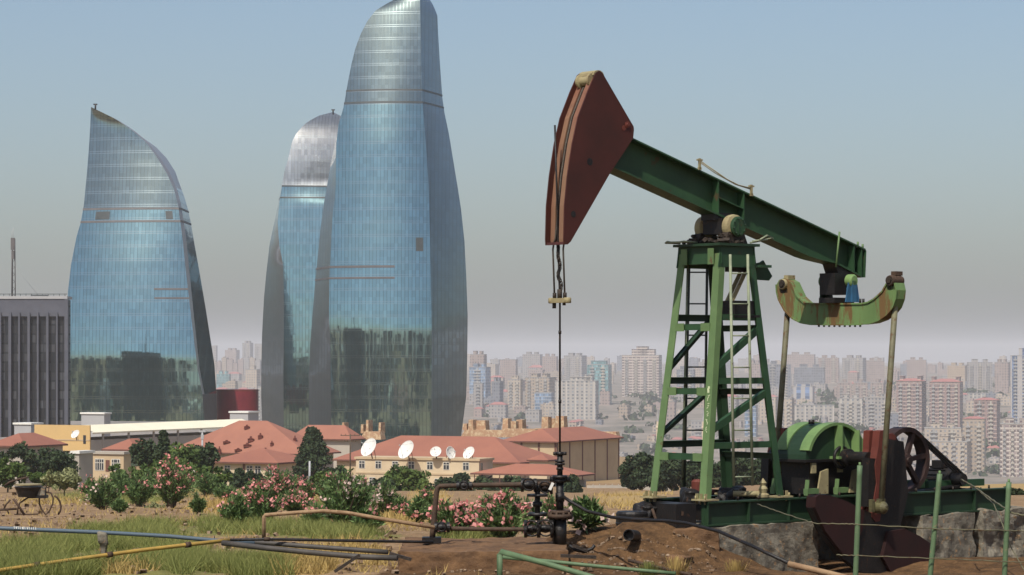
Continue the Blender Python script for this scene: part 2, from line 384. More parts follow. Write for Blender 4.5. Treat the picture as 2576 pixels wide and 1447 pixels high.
t.links.new(c_, b.inputs['Base Color']); b.inputs['Roughness'].default_value = .95; b.inputs['Specular IOR Level'].default_value = .1
bump(t, b, mth(t, 'ADD', n4, n2), .9, .07)
me.materials.append(m); ground = bpy.data.objects.new('ground', me); COL.objects.link(ground)
tag(ground, 'brown soil hillside with dry and green patches', None, kind='structure')
# ================================================================ GLASS TOWERS
def glass_mat(name, tint, dxw=1.5, fl=5.65, bmp=.011, rough=.05, spand=(.36, .42, .42), met=.93):
    m, t, b = nt(name); uv = N(t, 'ShaderNodeUVMap', uv_map='uv').outputs[0]
    sp = N(t, 'ShaderNodeSeparateXYZ'); t.links.new(uv, sp.inputs[0])
    U = mth(t, 'DIVIDE', sp.outputs[0], dxw); V = mth(t, 'DIVIDE', sp.outputs[1], fl)
    fu, fv = mth(t, 'FRACT', U), mth(t, 'FRACT', V)
    mull = mth(t, 'LESS_THAN', fu, .17); l1 = mth(t, 'LESS_THAN', fv, .045); l2 = mth(t, 'LESS_THAN', mth(t, 'ABSOLUTE', mth(t, 'SUBTRACT', fv, .17)), .022)
    line = mth(t, 'MAXIMUM', l1, l2)
    cb = N(t, 'ShaderNodeCombineXYZ'); t.links.new(mth(t, 'FLOOR', U), cb.inputs[0]); t.links.new(mth(t, 'FLOOR', mth(t, 'MULTIPLY', V, 2)), cb.inputs[1])
    wz = N(t, 'ShaderNodeTexWhiteNoise', noise_dimensions='3D'); t.links.new(cb.outputs[0], wz.inputs[0])
    col = mixc(t, wz.outputs[0], tint, tuple(k * .80 for k in tint))
    col = mixc(t, mth(t, 'MULTIPLY', ramp(t, noise(t, .05, 3, .6, wco(t)), .4, .65), .35), col, tuple(k * a for k, a in zip(tint, (1.12, 1.0, .86))))
    col = mixc(t, mth(t, 'MULTIPLY', mull, .6), col, tuple(k * .35 for k in tint)); col = mixc(t, mth(t, 'MULTIPLY', line, .6), col, spand)
    t.links.new(col, b.inputs['Base Color']); b.inputs['Metallic'].default_value = met; b.inputs['Specular IOR Level'].default_value = .5 if met > .9 else .05
    t.links.new(mth(t, 'MULTIPLY_ADD', mth(t, 'MAXIMUM', mull, line), .12, rough), b.inputs['Roughness'])
    # every pane sits a hair out of true, so mirrored things break up
    g = N(t, 'ShaderNodeNewGeometry'); v1 = N(t, 'ShaderNodeVectorMath', operation='SUBTRACT'); t.links.new(wz.outputs[1], v1.inputs[0]); v1.inputs[1].default_value = (.5, .5, .5)
    nz = N(t, 'ShaderNodeTexNoise'); nz.inputs['Scale'].default_value = .16; nz.inputs['Detail'].default_value = 2; t.links.new(wco(t), nz.inputs['Vector'])
    v1b = N(t, 'ShaderNodeVectorMath', operation='SUBTRACT'); t.links.new(nz.outputs[1], v1b.inputs[0]); v1b.inputs[1].default_value = (.5, .5, .5)
    v2 = N(t, 'ShaderNodeVectorMath', operation='SCALE'); t.links.new(v1.outputs[0], v2.inputs[0]); v2.inputs['Scale'].default_value = bmp
    v3 = N(t, 'ShaderNodeVectorMath', operation='SCALE'); t.links.new(v1b.outputs[0], v3.inputs[0]); v3.inputs['Scale'].default_value = bmp * 1.6
    a1 = N(t, 'ShaderNodeVectorMath', operation='ADD'); t.links.new(g.outputs['Normal'], a1.inputs[0]); t.links.new(v2.outputs[0], a1.inputs[1])
    a2 = N(t, 'ShaderNodeVectorMath', operation='ADD'); t.links.new(a1.outputs[0], a2.inputs[0]); t.links.new(v3.outputs[0], a2.inputs[1])
    nn = N(t, 'ShaderNodeVectorMath', operation='NORMALIZE'); t.links.new(a2.outputs[0], nn.inputs[0]); t.links.new(nn.outputs[0], b.inputs['Normal'])
    return m
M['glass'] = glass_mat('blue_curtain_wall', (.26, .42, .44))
M['glass_side'] = glass_mat('shaded_curtain_wall', (.15, .21, .235), met=.85, spand=(.10, .14, .15))  # same glass, tinted duller to paint the dimmer light on turned faces
M['glass_deep'] = glass_mat('deep_shaded_curtain_wall', (.055, .085, .10), met=.75, spand=(.05, .07, .08))  # same glass in its darkest tint, painted shade of the narrow side faces
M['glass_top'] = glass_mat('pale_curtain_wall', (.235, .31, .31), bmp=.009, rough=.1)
M['glass_glare'] = glass_mat('glare_curtain_wall', (.62, .63, .60), bmp=.02, rough=.3)  # sky and sun glare on the rear tower's top, put in as a paler tint
M['belt'] = plain('dark_louvre', (.06, .07, .075), (.04, .05, .05), .3, .5, world=True)
M['louvre'] = plain('brown_grey_louvre', (.12, .11, .11), (.09, .085, .085), .3, .5, world=True)
M['steel_strip'] = plain('brushed_edge_cladding', (.42, .40, .38), (.36, .34, .33), .1, .35, metal=.6, world=True)
def ip(curve, v):
    return float(np.interp(v, [p[1] for p in curve], [p[0] for p in curve]))
def tower(Y0, B, dep, bulge, mats, back, v0, v1, name, cat, label, matfn, nseg=14, lean=24, dome=False, vc=830, depf=None):
    dep0 = dep; root = empty(name, P(ip(B[len(B) // 2], v1), v1, Y0), 0, label, cat); base = Vector(root.location)
    wmax = max(ip(B[-1], v) - ip(B[0], v) for v in np.arange(v0, v1, 10))
    dm = sum(dep) / len(dep) * (.55 if dome else .2)
    def off(k, v): return dm + ((1 - k) * lean if dome else lean * (max(0, vc - v) / (vc - v0)) ** 1.3)
    def ring(v, grow=1.):
        dep = depf(v) if depf else dep0
        us = [ip(c, v) for c in B]; k = max(.02, (us[-1] - us[0]) / wmax) ** .8; k = k if dome else .45 + .55 * k; z = (905 - v) / F * (Y0 + off(k, v) - dm * k); out = []
        for i in range(len(B) - 1):
            row = []
            for s in range(nseg + 1):
                q = s / nseg; u = us[i] + (us[i + 1] - us[i]) * q
                fw = (us[i + 1] - us[i]) / max(1, wmax)
                d = off(k, v) + (dep[i] + (dep[i + 1] - dep[i]) * q - dm) * k - bulge[i] * 4 * q * (1 - q) * min(1, fw * 2) * (1 if dome else .22 + .78 * min(1, max(0, (v - v0 - 60) / 330)))
                Y = Y0 + d; row.append(Vector(((u - 1288) / F * Y, Y, z)))
            out.append(row)
        r = out[-1][-1]; l = out[0][0]; out.append([r, Vector((r.x * .75 + l.x * .25, Y0 + back * k + off(k, v), z)), Vector((r.x * .25 + l.x * .75, Y0 + back * k + off(k, v), z)), l])
        if grow != 1:
            c = Vector(((r.x + l.x) / 2, Y0 + back * k / 2, z)); out = [[c + (p - c) * grow for p in rw] for rw in out]
        return out
    vs = list(np.arange(v0, v1, 9.)) + [v1]; nf = len(B)
    for fi in range(nf):
        for nm, (a, b_), mt in matfn(fi):
            vv = [a] + [v for v in vs if a < v < b_] + [b_]
            mb = MB(); rings = [ring(v)[fi] for v in vv]; n = len(rings[0])
            mb.v = [tuple(p - base) for rw in rings for p in rw]
            for j in range(len(vv) - 1):
                for i in range(n - 1):
                    q = (j * n + i, (j + 1) * n + i, (j + 1) * n + i + 1, j * n + i + 1)
                    mb.uv[len(mb.f)] = [((mb.v[k][0] if fi < nf - 1 else mb.v[k][0] + mb.v[k][1]) + 200, mb.v[k][2] + 200) for k in q]
                    mb.f.append(q); mb.m.append(0); mb.sm.append(True)
            mb.build(nm, mt, root)
    r0 = ring(v0); mb = MB(); mb.face([p - base for rw in r0 for p in rw[:-1]]); mb.build('roof', M['steel_strip'], root)
    def strip(nm, fis, a, b_, mt, s0=0., s1=1., grow=1.006):
        mb = MB()
        for fi in fis:
            A, Bq = ring(a, grow)[fi], ring(b_, grow)[fi]; n = len(A)
            for i in range(n - 1):
                if s0 <= (i + .5) / (n - 1) <= s1: mb.face([A[i] - base, Bq[i] - base, Bq[i + 1] - base, A[i + 1] - base], smooth=True)
        return mb.build(nm, mt, root)
    return root, strip, ring
# ---- left tower
A1 = [(228.8, 269.4), (227, 315), (224, 363), (219, 428), (211, 513), (203, 558), (193, 591), (178.5, 665), (171, 731), (168, 790), (169, 900), (175, 1060)]
K1 = [(229.5, 269.4), (292, 300), (334, 329), (367, 358), (393, 393), (419, 435), (438, 477), (448, 516), (453, 555), (459, 597), (466, 668), (482, 806), (497, 927), (509, 992), (514, 1060)]
K1b = [(230, 269.4), (296, 300), (340, 329), (374, 358), (401, 393), (428, 435), (446, 477), (456, 516), (462, 555), (468, 597), (475, 668), (489, 806), (502, 927), (514, 992), (518, 1060)]
R1 = [(230.5, 269.4), (298, 299), (346, 328), (390, 357), (418, 386), (441, 422), (452, 454), (464, 487), (474, 522), (481, 558), (490, 612), (500, 668), (518, 776), (539.5, 918), (544, 990), (546, 1060)]
def f1(fi):
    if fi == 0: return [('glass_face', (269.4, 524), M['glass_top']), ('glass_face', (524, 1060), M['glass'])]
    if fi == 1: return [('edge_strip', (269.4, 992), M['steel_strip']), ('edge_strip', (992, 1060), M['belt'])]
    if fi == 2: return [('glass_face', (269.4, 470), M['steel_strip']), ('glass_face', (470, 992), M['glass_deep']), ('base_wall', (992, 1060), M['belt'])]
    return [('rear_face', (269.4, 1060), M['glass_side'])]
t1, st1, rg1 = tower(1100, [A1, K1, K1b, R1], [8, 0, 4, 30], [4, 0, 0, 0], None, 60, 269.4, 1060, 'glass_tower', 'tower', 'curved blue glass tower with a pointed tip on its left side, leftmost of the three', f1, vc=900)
st1('belt', [0, 1, 2], 522, 527, M['louvre']); st1('belt', [0, 1, 2], 554, 559, M['louvre'])
st1('louvre_band', [0], 725, 729.5, M['louvre'], .73, .98); st1('louvre_band', [0], 748, 752, M['louvre'], .73, .98)
st1('plant_opening', [0], 531, 551, M['belt'], .13, .27, 1.008); st1('plant_opening', [0], 531, 551, M['belt'], .84, .96, 1.008)
# ---- rear tower
A3 = [(836.5, 282), (825, 285), (798, 292), (766, 311.6), (743, 337.5), (733.5, 357), (724, 399), (714, 431.7), (707.6, 467.4), (701, 498.8), (688, 560), (678, 609), (670, 680), (664, 745), (659, 843), (657, 939), (657, 1000), (659, 1060), (660, 1120)]
E3 = [(837, 282), (825.5, 285), (798.5, 292), (766.5, 311.6), (744, 337.5), (734.5, 357), (725, 399), (715.5, 431.7), (709.5, 467.4), (704, 498.8), (698, 560), (703, 620), (712, 664), (714, 745), (714.5, 794), (713, 939), (714, 1120)]
R3 = [(838, 282), (856, 288), (885, 320), (905, 400), (918, 600), (926, 900), (926, 1120)]
def f3(fi):
    if fi == 0: return [('glass_face', (282, 500), M['glass_glare']), ('glass_face', (500, 1120), M['glass_deep'])]
    if fi == 1: return [('glass_face', (282, 467), M['glass_glare']), ('glass_face', (467, 1120), M['glass'])]
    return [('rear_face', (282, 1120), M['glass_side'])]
t3, st3, rg3 = tower(1260, [A3, E3, R3], [34, 0, 0], [1, .7], None, 70, 282, 1120, 'glass_tower', 'tower', 'round-topped glass tower half hidden behind the tallest one', f3, lean=34, dome=True, depf=lambda v: [34, 0, 11 if v < 455 else max(0, 11 - (v - 455) / 5)])
st3('belt', [0, 1], 466, 469.5, M['belt']); st3('belt', [0, 1], 495, 498.5, M['belt'])
# ---- tallest tower
A2 = [(1040, -30), (1012, -14), (983.4, 0), (944.5, 22.7), (922, 52), (905.6, 84.4), (892.6, 120), (883, 159), (874.7, 201), (868, 240), (863, 269), (850, 308), (840.6, 357), (831, 405.7), (821, 467.4), (814.7, 502), (805, 576.7), (798.4, 648), (792, 713), (787, 778), (780.6, 859), (777, 939), (777, 1000), (778, 1125)]
E2 = [(1041, -30), (1013, -14), (984.4, 0), (945.5, 22.7), (923, 52), (906.6, 84.4), (893.6, 120), (884, 159), (875.7, 201), (869, 240), (864, 269), (852, 308), (846, 357), (845, 405), (844.5, 467), (842, 502), (837, 534), (832.5, 615), (829, 697), (827.7, 794), (831, 859), (833, 1000), (834, 1125)]
K2 = [(1054, -30), (1055, -14), (1056.5, 0), (1059.7, 162), (1063, 260), (1071, 357), (1077.6, 454), (1081, 567), (1084, 697), (1085.7, 826), (1085.7, 939), (1084, 1125)]
R2 = [(1062, -30), (1082, -14), (1090.6, 0), (1100.3, 22.7), (1102, 65), (1106.8, 146), (1113, 233.7), (1118, 269.4), (1129.5, 324.6), (1142.5, 405.7), (1152, 464), (1160, 518), (1168.5, 599.4), (1173.3, 697), (1176.6, 794), (1175, 924), (1173, 1000), (1157, 1125)]
def f2(fi):
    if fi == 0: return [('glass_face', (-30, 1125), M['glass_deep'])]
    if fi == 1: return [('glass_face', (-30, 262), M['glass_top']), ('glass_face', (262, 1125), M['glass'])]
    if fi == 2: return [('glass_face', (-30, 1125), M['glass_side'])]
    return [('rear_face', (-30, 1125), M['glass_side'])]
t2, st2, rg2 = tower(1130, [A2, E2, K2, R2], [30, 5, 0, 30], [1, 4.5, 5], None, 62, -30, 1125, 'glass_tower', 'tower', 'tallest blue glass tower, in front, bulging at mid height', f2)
for a, b_ in ((224, 228.5), (255, 259.5)): st2('belt', [0, 1, 2], a, b_, M['belt'])
for a, b_ in ((668, 673.5), (697, 701.5)): st2('louvre_band', [0], a, b_, M['louvre']); st2('louvre_band', [1], a, b_, M['louvre'], 0, .64)
st2('open_pane', [1], 405, 428, M['belt'], .36, .39, 1.004); st2('open_pane', [1], 598, 632, M['belt'], .89, .925, 1.004)
for tw, (u, v, Y) in ((t1, (240, 270, 1101)), (t3, (838, 283, 1262))):
    mb = MB(); p = P(u, v, Y) - Vector(tw.location); mb.cyl(p - Vector((0, 0, 1)), p + Vector((0, 0, 1.4)), .35, n=8); mb.box(p + Vector((0, 0, 1.2)), (1.6, .5, .5)); mb.build('warning_light', M['black_metal'], tw)
# ================================================================ MIDDLE DISTANCE BUILDINGS
LD, RD = Vector((-.9077, .4196, 0)), Vector((.4196, .9077, 0))       # along the sunlit wall, along the shaded wall
def cb(uc, vb, Y, wl, ws):
    """near corner, length of sunlit and shaded walls in metres"""
    return P(uc, vb, Y), wl / ppm(Y) / .9077, ws / ppm(Y) / .4196
def quadbox(C, a, b, h, mb, z0=0):
    p = [C, C + RD * b, C + RD * b + LD * a, C + LD * a]; U = Vector((0, 0, 1))
    lo, hi = [q + U * z0 for q in p], [q + U * (z0 + h) for q in p]
    for i in range(4): j = (i + 1) % 4; mb.face([lo[i], lo[j], hi[j], hi[i]])
    mb.face(hi); return hi
def hip(C, a, b, z, rise, over, mb, ridge=None, th=.35):
    o = over; U = Vector((0, 0, 1)); c = C - LD * o - RD * o; a2, b2 = a + 2 * o, b + 2 * o
    p = [c, c + RD * b2, c + RD * b2 + LD * a2, c + LD * a2]; lo = [q + U * z for q in p]; hi = [q + U * (z + th) for q in p]
    k = min(a2, b2) / 2
    if ridge is not None: k = ridge
    if a2 >= b2: r0 = c + RD * b2 / 2 + LD * k; r1 = c + RD * b2 / 2 + LD * (a2 - k)
    else: r0 = c + LD * a2 / 2 + RD * k; r1 = c + LD * a2 / 2 + RD * (b2 - k)
    r0, r1 = r0 + U * (z + th + rise), r1 + U * (z + th + rise)
    if a2 >= b2: fs = ([hi[0], hi[1], r0], [hi[1], hi[2], r1, r0], [hi[2], hi[3], r1], [hi[3], hi[0], r0, r1])
    else: fs = ([hi[3], hi[0], r0], [hi[0], hi[1], r1, r0], [hi[1], hi[2], r1], [hi[2], hi[3], r0, r1])
    for f_ in fs: mb.face(f_)
    mb.mi = 1
    for i in range(4): j = (i + 1) % 4; mb.face([lo[i], lo[j], hi[j], hi[i]])
    mb.face(list(reversed(lo))); mb.mi = 0
    return r0, r1
def onwall(C, face, s, z, w, h, mb, out=.08, d=.2):
    """box set on the sunlit (face 0) or shaded (1) wall"""
    X = LD if face == 0 else RD; n = Vector((-.4196, -.9077, 0)) if face == 0 else Vector((.9077, -.4196, 0))
    c = C + X * s + Vector((0, 0, z)) + n * (out - d / 2)
    Mx = Matrix((X, n, Vector((0, 0, 1)))).transposed(); mb.box(c, (w, d, h), Mx)
def house(name, label, cat, uc, ve, vb, Y, wl, ws, rise, wall, roof, wins=(), over=.8, ridge=None, group=None, pil=None, z_extra=3):
    C, a, b_ = cb(uc, vb, Y, wl, ws); root = empty(name, C, 0, label, cat, group); Z = Vector((0, 0, 0))
    h = (vb - ve) / ppm(Y); mb = MB(); quadbox(Z, a, b_, h + z_extra, mb, -z_extra); mb.build('wall', wall, root)
    if rise > 0:
        mb = MB(); hip(Z, a, b_, h, rise / ppm(Y), over, mb, ridge); mb.build('roof', [roof, M['brown_trim']], root)
    else:
        mb = MB(); quadbox(-LD * .3 - RD * .3, a + .6, b_ + .6, .5, mb, h - .25); mb.build('cornice', roof, root)
    for (face, s, v, ww, wh) in wins:                                # metres along wall, pixel row of the centre
        z = (vb - v) / ppm(Y); f = MB(); onwall(Z, face, s, z, ww + .3, wh + .3, f, .05, .2); fo = f.build('window', M['frame'], root)
        g = MB(); onwall(Z, face, s, z, ww, wh, g, .09, .1); g.build('pane', M['win'], fo)
        g = MB(); onwall(Z, face, s, z, .12, wh, g, .13, .08); onwall(Z, face, s, z + wh * .18, ww, .12, g, .132, .08); g.build('glazing_bar', M['frame'], fo)
    if pil:
        for face, n_ in pil:
            L = (a, b_)[face]; pb = MB()
            for i in range(n_ + 1): onwall(Z, face, max(.3, min(L - .3, L * i / n_)), h / 2, .5, h, pb, .14, .3)
            pb.build('pilaster_row', M['brown_trim'], root)
    return root, C, a, b_, h
U3 = Vector((0, 0, 1))
# hall with pilasters, right
house('hall', 'tall tan hall with brown pilasters and low terracotta roof, right of the compound', 'building', 1400, 1114, 1232, 700, 132, 172, 30, M['tan_wall'], M['roof_red'], over=1.0, pil=[(0, 3), (1, 5)])
# long red-roofed building
r_, C, a, b_, h = house('long_building', 'long tan building under the red hip roof behind the satellite dishes', 'building', 1303, 1167, 1245, 650, 470, 104, 60, M['tan_wall'], M['roof_red'], over=1.0, wins=[(0, 43.5, 1196, .9, 1.4), (0, 40.9, 1196, .9, 1.4), (0, 3, 1196, .9, 1.2)])
# building that carries the dishes
wn_ = [(0, (1236 - u) / ppm(600) / .9077, 1176 + 21, 1.25, 1.4) for u in (1182, 1126, 1077, 1003, 946, 901)]
wn_ = [(f_, s, 1174, ww, wh) for f_, s, v, ww, wh in wn_]
rd, CD, a, b_, h = house('flat_roof_block', 'long cream two-storey block with a row of windows and satellite dishes on its flat roof', 'building', 1205, 1157, 1250, 600, 318, 34, 0, M['cream'], M['tan_wall'],
    wins=[(0, (1205 - u) / ppm(600) / .9077, 1174, 1.3, 1.5) for u in (1172, 1122, 1080, 1032, 990, 946, 903)] + [(0, (1205 - u) / ppm(600) / .9077, 1216, 1.3, 1.5) for u in (1160, 1100, 1040, 930)])
mb = MB(); onwall(Vector(), 0, a / 2, (1250 - 1195) / ppm(600), a, .35, mb, .15, .3); mb.build('string_course', M['tan_wall'], rd)
mb = MB(); mb.tube([Vector((.6, -.3, 7.5)), Vector((.7, -.4, 4.6)), Vector((1.6, -.3, 3.9)), Vector((2.8, .4, 4.6))], .22, 8); mb.build('drain_pipe', M['grime'], rd)
# pavilion
C, a, b_ = cb(1452, 1234, 585, 262, 40); rp = empty('open_pavilion', C, 0, 'open-sided pavilion with a long low red roof on thin brown posts', 'pavilion')
mb = MB(); hip(Vector(), a, b_, (1234 - 1199) / ppm(585), 24 / ppm(585), .6, mb, 9); mb.build('roof', [M['roof_red'], M['brown_trim']], rp)
for k in range(5):
    mb = MB(); mb.box(LD * (.2 + (a - .4) * k / 4) + U3 * 1.4, (.2, .2, 3.4)); mb.build('post', M['brown_trim'], rp)
mb = MB(); quadbox(LD * 1 + RD * (b_ - 2), a - 2, 1, 3, mb, -1); mb.build('rear_wall', M['greige'], rp)
house('low_annexe', 'small square annexe with a pyramid red roof before the hall', 'building', 1376, 1161, 1240, 615, 44, 20, 14, M['cream'], M['roof_red'], over=.5)
# big red roof with vents
rb, C, a, b_, h = house('wide_roof_building', 'low building under a very wide terracotta hip roof dotted with small red dormers', 'building', 768, 1145, 1215, 690, 352, 62, 80, M['greige'], M['roof_red2'], over=1.5, ridge=17)
ro = Vector(rb.location)
from mathutils.bvhtree import BVHTree
rm_ = [c for c in rb.children if c.name.startswith('roof')][0].data; bv = BVHTree.FromPolygons([v.co + ro for v in rm_.vertices], [tuple(p.vertices) for p in rm_.polygons])
for (u, v, w_, hh) in ((621, 1076, 16, 10), (655, 1100, 14, 14), (631, 1108, 18, 14), (570, 1113, 20, 8), (622, 1122, 22, 11), (599, 1133, 20, 8), (684, 1118, 9, 12), (742, 1108, 9, 16), (552, 1138, 9, 20), (668, 1140, 16, 18)):
    hit = bv.ray_cast(Vector((0, 0, 0)), P(u, v, 700).normalized())[0]
    if hit is None: continue
    p = hit - ro; s = 1 / ppm(700)
    mb = MB(); mb.box(p, (w_ * s * .8, 1.6, hh * s * .55)); mb.box(p + Vector((0, 0, hh * s * .45)), (w_ * s * .25, .8, hh * s * .6)); mb.prism([(-w_ * s * .5, 0), (w_ * s * .5, 0), (0, hh * s * .3)], 'y', -.9, .9, Matrix.Translation(p + Vector((0, 0, hh * s * .25)))); mb.build('roof_dormer', M['red_rust'], rb)
house('rear_red_roof_wing', 'low wing with faded red roof before the tallest tower', 'building', 880, 1108, 1200, 760, 150, 25, 34, M['greige'], M['roof_red2'], over=1)
# front house
wf = [(0, (690 - u) / ppm(560) / .9077, 1183, 1.2, 1.5) for u in (672, 641, 619, 560)]
house('bungalow', 'white bungalow with a spreading terracotta roof left of the dark pine', 'house', 696, 1168, 1208, 560, 172, 76, 32, M['cream'], M['roof_red'], wins=wf, over=1.0, pil=[(0, 2)])
# left houses
house('side_house', 'house with a peaked red roof cut by the left edge', 'house', 60, 1126, 1190, 560, 95, 72, 30, M['greige'], M['roof_red'], over=.8)
rl, C, a, b_, h = house('gatehouse', 'small tan house with four tall windows and a doorway, left of the dark trees', 'house', 311, 1140, 1187, 520, 84, 14, 0, M['tan_wall'], M['greige'],
    wins=[(0, (311 - u) / ppm(520) / .9077, 1170, .8, 2.0) for u in (295, 285, 252, 240)])
mb = MB(); onwall(Vector(), 0, (311 - 268) / ppm(520) / .9077, 1.1, .9, 2.2, mb, .08, .2); mb.build('door', M['brown_trim'], rl)
mb = MB(); hip(RD * 4, a, 10, h + .2, 2.0, .4, mb); mb.build('roof', [M['roof_red'], M['brown_trim']], rl)
house('grey_shed', 'plain grey flat-roofed shed left of the small tan house', 'shed', 199, 1138, 1200, 500, 18, 26, 0, M['greige'], M['white'])
# long cream building
C, a, b_ = cb(226, 1135, 700, 152, 350); rc = empty('cream_hall', C, 0, 'very long low hall with an ochre end wall and a pale cream roof', 'building'); Z = Vector()
hh = 65 / ppm(700); mb = MB(); quadbox(Z, a, .4, hh, mb, 0); mb.build('end_wall', M['ochre'], rc)
mb = MB(); quadbox(RD * .4, a, b_, hh - 1.9, mb, -2); mb.build('wall', M['greige'], rc)
mb = MB(); q = [Z - LD * .5 + RD * .5, Z - LD * .5 + RD * b_, LD * a * .3 + RD * b_, LD * a * .3 + RD * .5]
lo = hh - 1.9; mb.face([q[0] + U3 * lo, q[1] + U3 * lo, q[2] + U3 * (lo + 1.8), q[3] + U3 * (lo + 1.8)]); mb.face([q[0] + U3 * (lo - .4), q[1] + U3 * (lo - .4), q[1] + U3 * lo, q[0] + U3 * lo])
q2 = [LD * (a + .5) + RD * .5, LD * (a + .5) + RD * b_]; mb.face([q[3] + U3 * (lo + 1.8), q[2] + U3 * (lo + 1.8), q2[1] + U3 * lo, q2[0] + U3 * lo]); mb.build('roof', M['cream_roof'], rc)
for k in range(7): mb = MB(); onwall(Z, 1, b_ * (k + .5) / 7, hh / 2 - 1, .7, hh - 2, mb, .12, .3); mb.build('pilaster', M['greige'], rc)
mb = MB(); onwall(Z, 0, 1.6, hh * .45, .8, 2.2, mb, .1, .2); mb.build('window', M['win'], rc)
mb = MB(); onwall(Z, 0, a / 2, hh * .42, a, .3, mb, .1, .2); mb.build('ledge', M['tan_wall'], rc)
house('grey_annexe', 'grey flat-roofed annexe at the foot of the dark office block', 'building', 78, 1066, 1135, 740, 46, 20, 0, M['grey_metal'], M['white'])
for (uc, v0, v1, Y, wl_, ws_, nm) in ((262, 1040, 1066, 800, 62, 12, 'left'), (624, 1037, 1062, 815, 48, 22, 'right')):
    house('rooftop_plant_box', 'pale grey boxy plant room rising behind the cream roof, ' + ('below the left tower' if nm == 'left' else 'before the red drum building'), 'plant room', uc, v0, v1, Y, wl_, ws_, 0, M['grey_metal'], M['white'], z_extra=8)
# dish builder
def dish(u, v, Y, rw, rh, tilt, yaw, label, name='satellite_dish'):
    """rw,rh: apparent half sizes in pixels"""
    p = P(u, v, Y); root = empty(name, p, 0, label, 'satellite dish', 'satellite dishes on the compound roofs')
    Rd = rh / ppm(Y); n = Vector((math.cos(tilt) * math.sin(yaw), -math.cos(tilt) * math.cos(yaw), math.sin(tilt)))
    mb = MB(); prof = [(Rd * k / 8, -Rd * .22 * (1 - (k / 8) ** 2)) for k in range(9)]; mb.lathe((0, 0, 0), n, prof, 28); mb.torus((0, 0, 0), Rd, .05, n, 28, 6); o_ = mb.build('reflector', M['white'], root)
    for f_ in o_.data.polygons: f_.use_smooth = True
    mb = MB(); f0 = n * Rd * .9
    for k in range(3):
        a_ = 2.1 * k + .5; e = Vector((math.cos(a_), 0, math.sin(a_))); e = (e - n * e.dot(n)).normalized(); mb.tube([e * Rd * .95, f0], .03, 5)
    mb.cyl(f0 - n * .1, f0 + n * .25, .12, n=8); mb.build('feed', M['grey_metal'], root)
    mb = MB(); mb.cyl(-n * Rd * .22, Vector((-n.x * Rd * .6, -n.y * Rd * .6, -Rd - .4)), .13, n=8); mb.cyl(-n * Rd * .22, Vector((-n.x * Rd * .9, -n.y * Rd * .9, -Rd * .4)), .09, n=6); mb.cyl(Vector((-n.x * Rd * .9, -n.y * Rd * .9, -Rd * .4)), Vector((-n.x * Rd * 1.1, -n.y * Rd * 1.1, -Rd - .4)), .07, n=6); mb.build('mount', M['brown_trim'], root)
dish(927, 1125, 603, 18, 25, R(28), R(-46), 'largest white dish, leaning, left end of the dish row')
dish(1021, 1131, 603, 18, 25, R(28), R(-46), 'big white leaning dish, second in the row with a box behind it')
dish(1096, 1136, 603, 16, 14, R(30), R(-12), 'small round white dish facing the viewer, third in the row')
dish(1134, 1139, 603, 11, 16, R(12), R(48), 'narrow white dish turned sideways, fourth in the row')
dish(1179, 1139, 603, 13, 17, R(30), R(-42), 'white dish at the right end of the flat roof')
dish(189, 1092, 695, 15, 12, R(35), R(-35), 'small white dish in front of the ochre end wall')
# walls and poles
def thing1(name, label, cat, mb, mat, loc=None, group=None, bevel=0):
    o = mb.build(name, mat, None, bevel); return tag(o, label, cat, group)
mb = MB(); 
for i in range(14):
    u = 1484 + i * 16; mb.box(P(u, 1229, 455), (1.02, .25, 1.05)); mb.box(P(u + 8, 1228, 455), (.16, .34, 1.25))
thing1('concrete_fence_wall', 'low pale concrete panel wall behind the dry grass, right of the hall', 'wall', mb, M['greige'])
def pole(u, v0, v1, Y, r, name, label, cat, mat, arms=()):
    a, b_ = P(u, v1, Y), P(u, v0, Y); root = empty(name, a, 0, label, cat); mb = MB(); mb.tube([Vector((0, 0, -1)), b_ - a], [r, r * .75], 10); mb.build('shaft', mat, root)
    return root, b_ - a
r_, tp = pole(509, 1088, 1176, 480, .2, 'lamp_pole', 'pale lamp pole standing among the dark trees on the left', 'lamp pole', M['grey_metal'])
mb = MB(); mb.box(tp + Vector((0, 0, .2)), (1.2, .3, .3)); mb.box(tp + Vector((0, 0, -.8)), (.5, .4, .8)); mb.build('lamp_head', M['grey_metal'], r_)
r_, tp = pole(881, 1092, 1200, 560, .16, 'utility_pole', 'dark utility pole with crossarms before the long red roof', 'utility pole', M['bark'])
for k, (z_, w_) in enumerate(((-.3, 4.0), (-1.6, 2.4))):
    mb = MB(); mb.box(tp + Vector((0, 0, z_)), (w_, .15, .15))
    for s in (-1, -.5, .5, 1): mb.cyl(tp + Vector((s * w_ * .47, 0, z_)), tp + Vector((s * w_ * .47, 0, z_ + .35)), .07, n=6)
    mb.build('crossarm', M['bark'], r_)
pole(779, 1160, 1216, 330, .16, 'steel_post', 'plain grey steel post at the foot of the dark pine', 'post', M['grey_metal'])
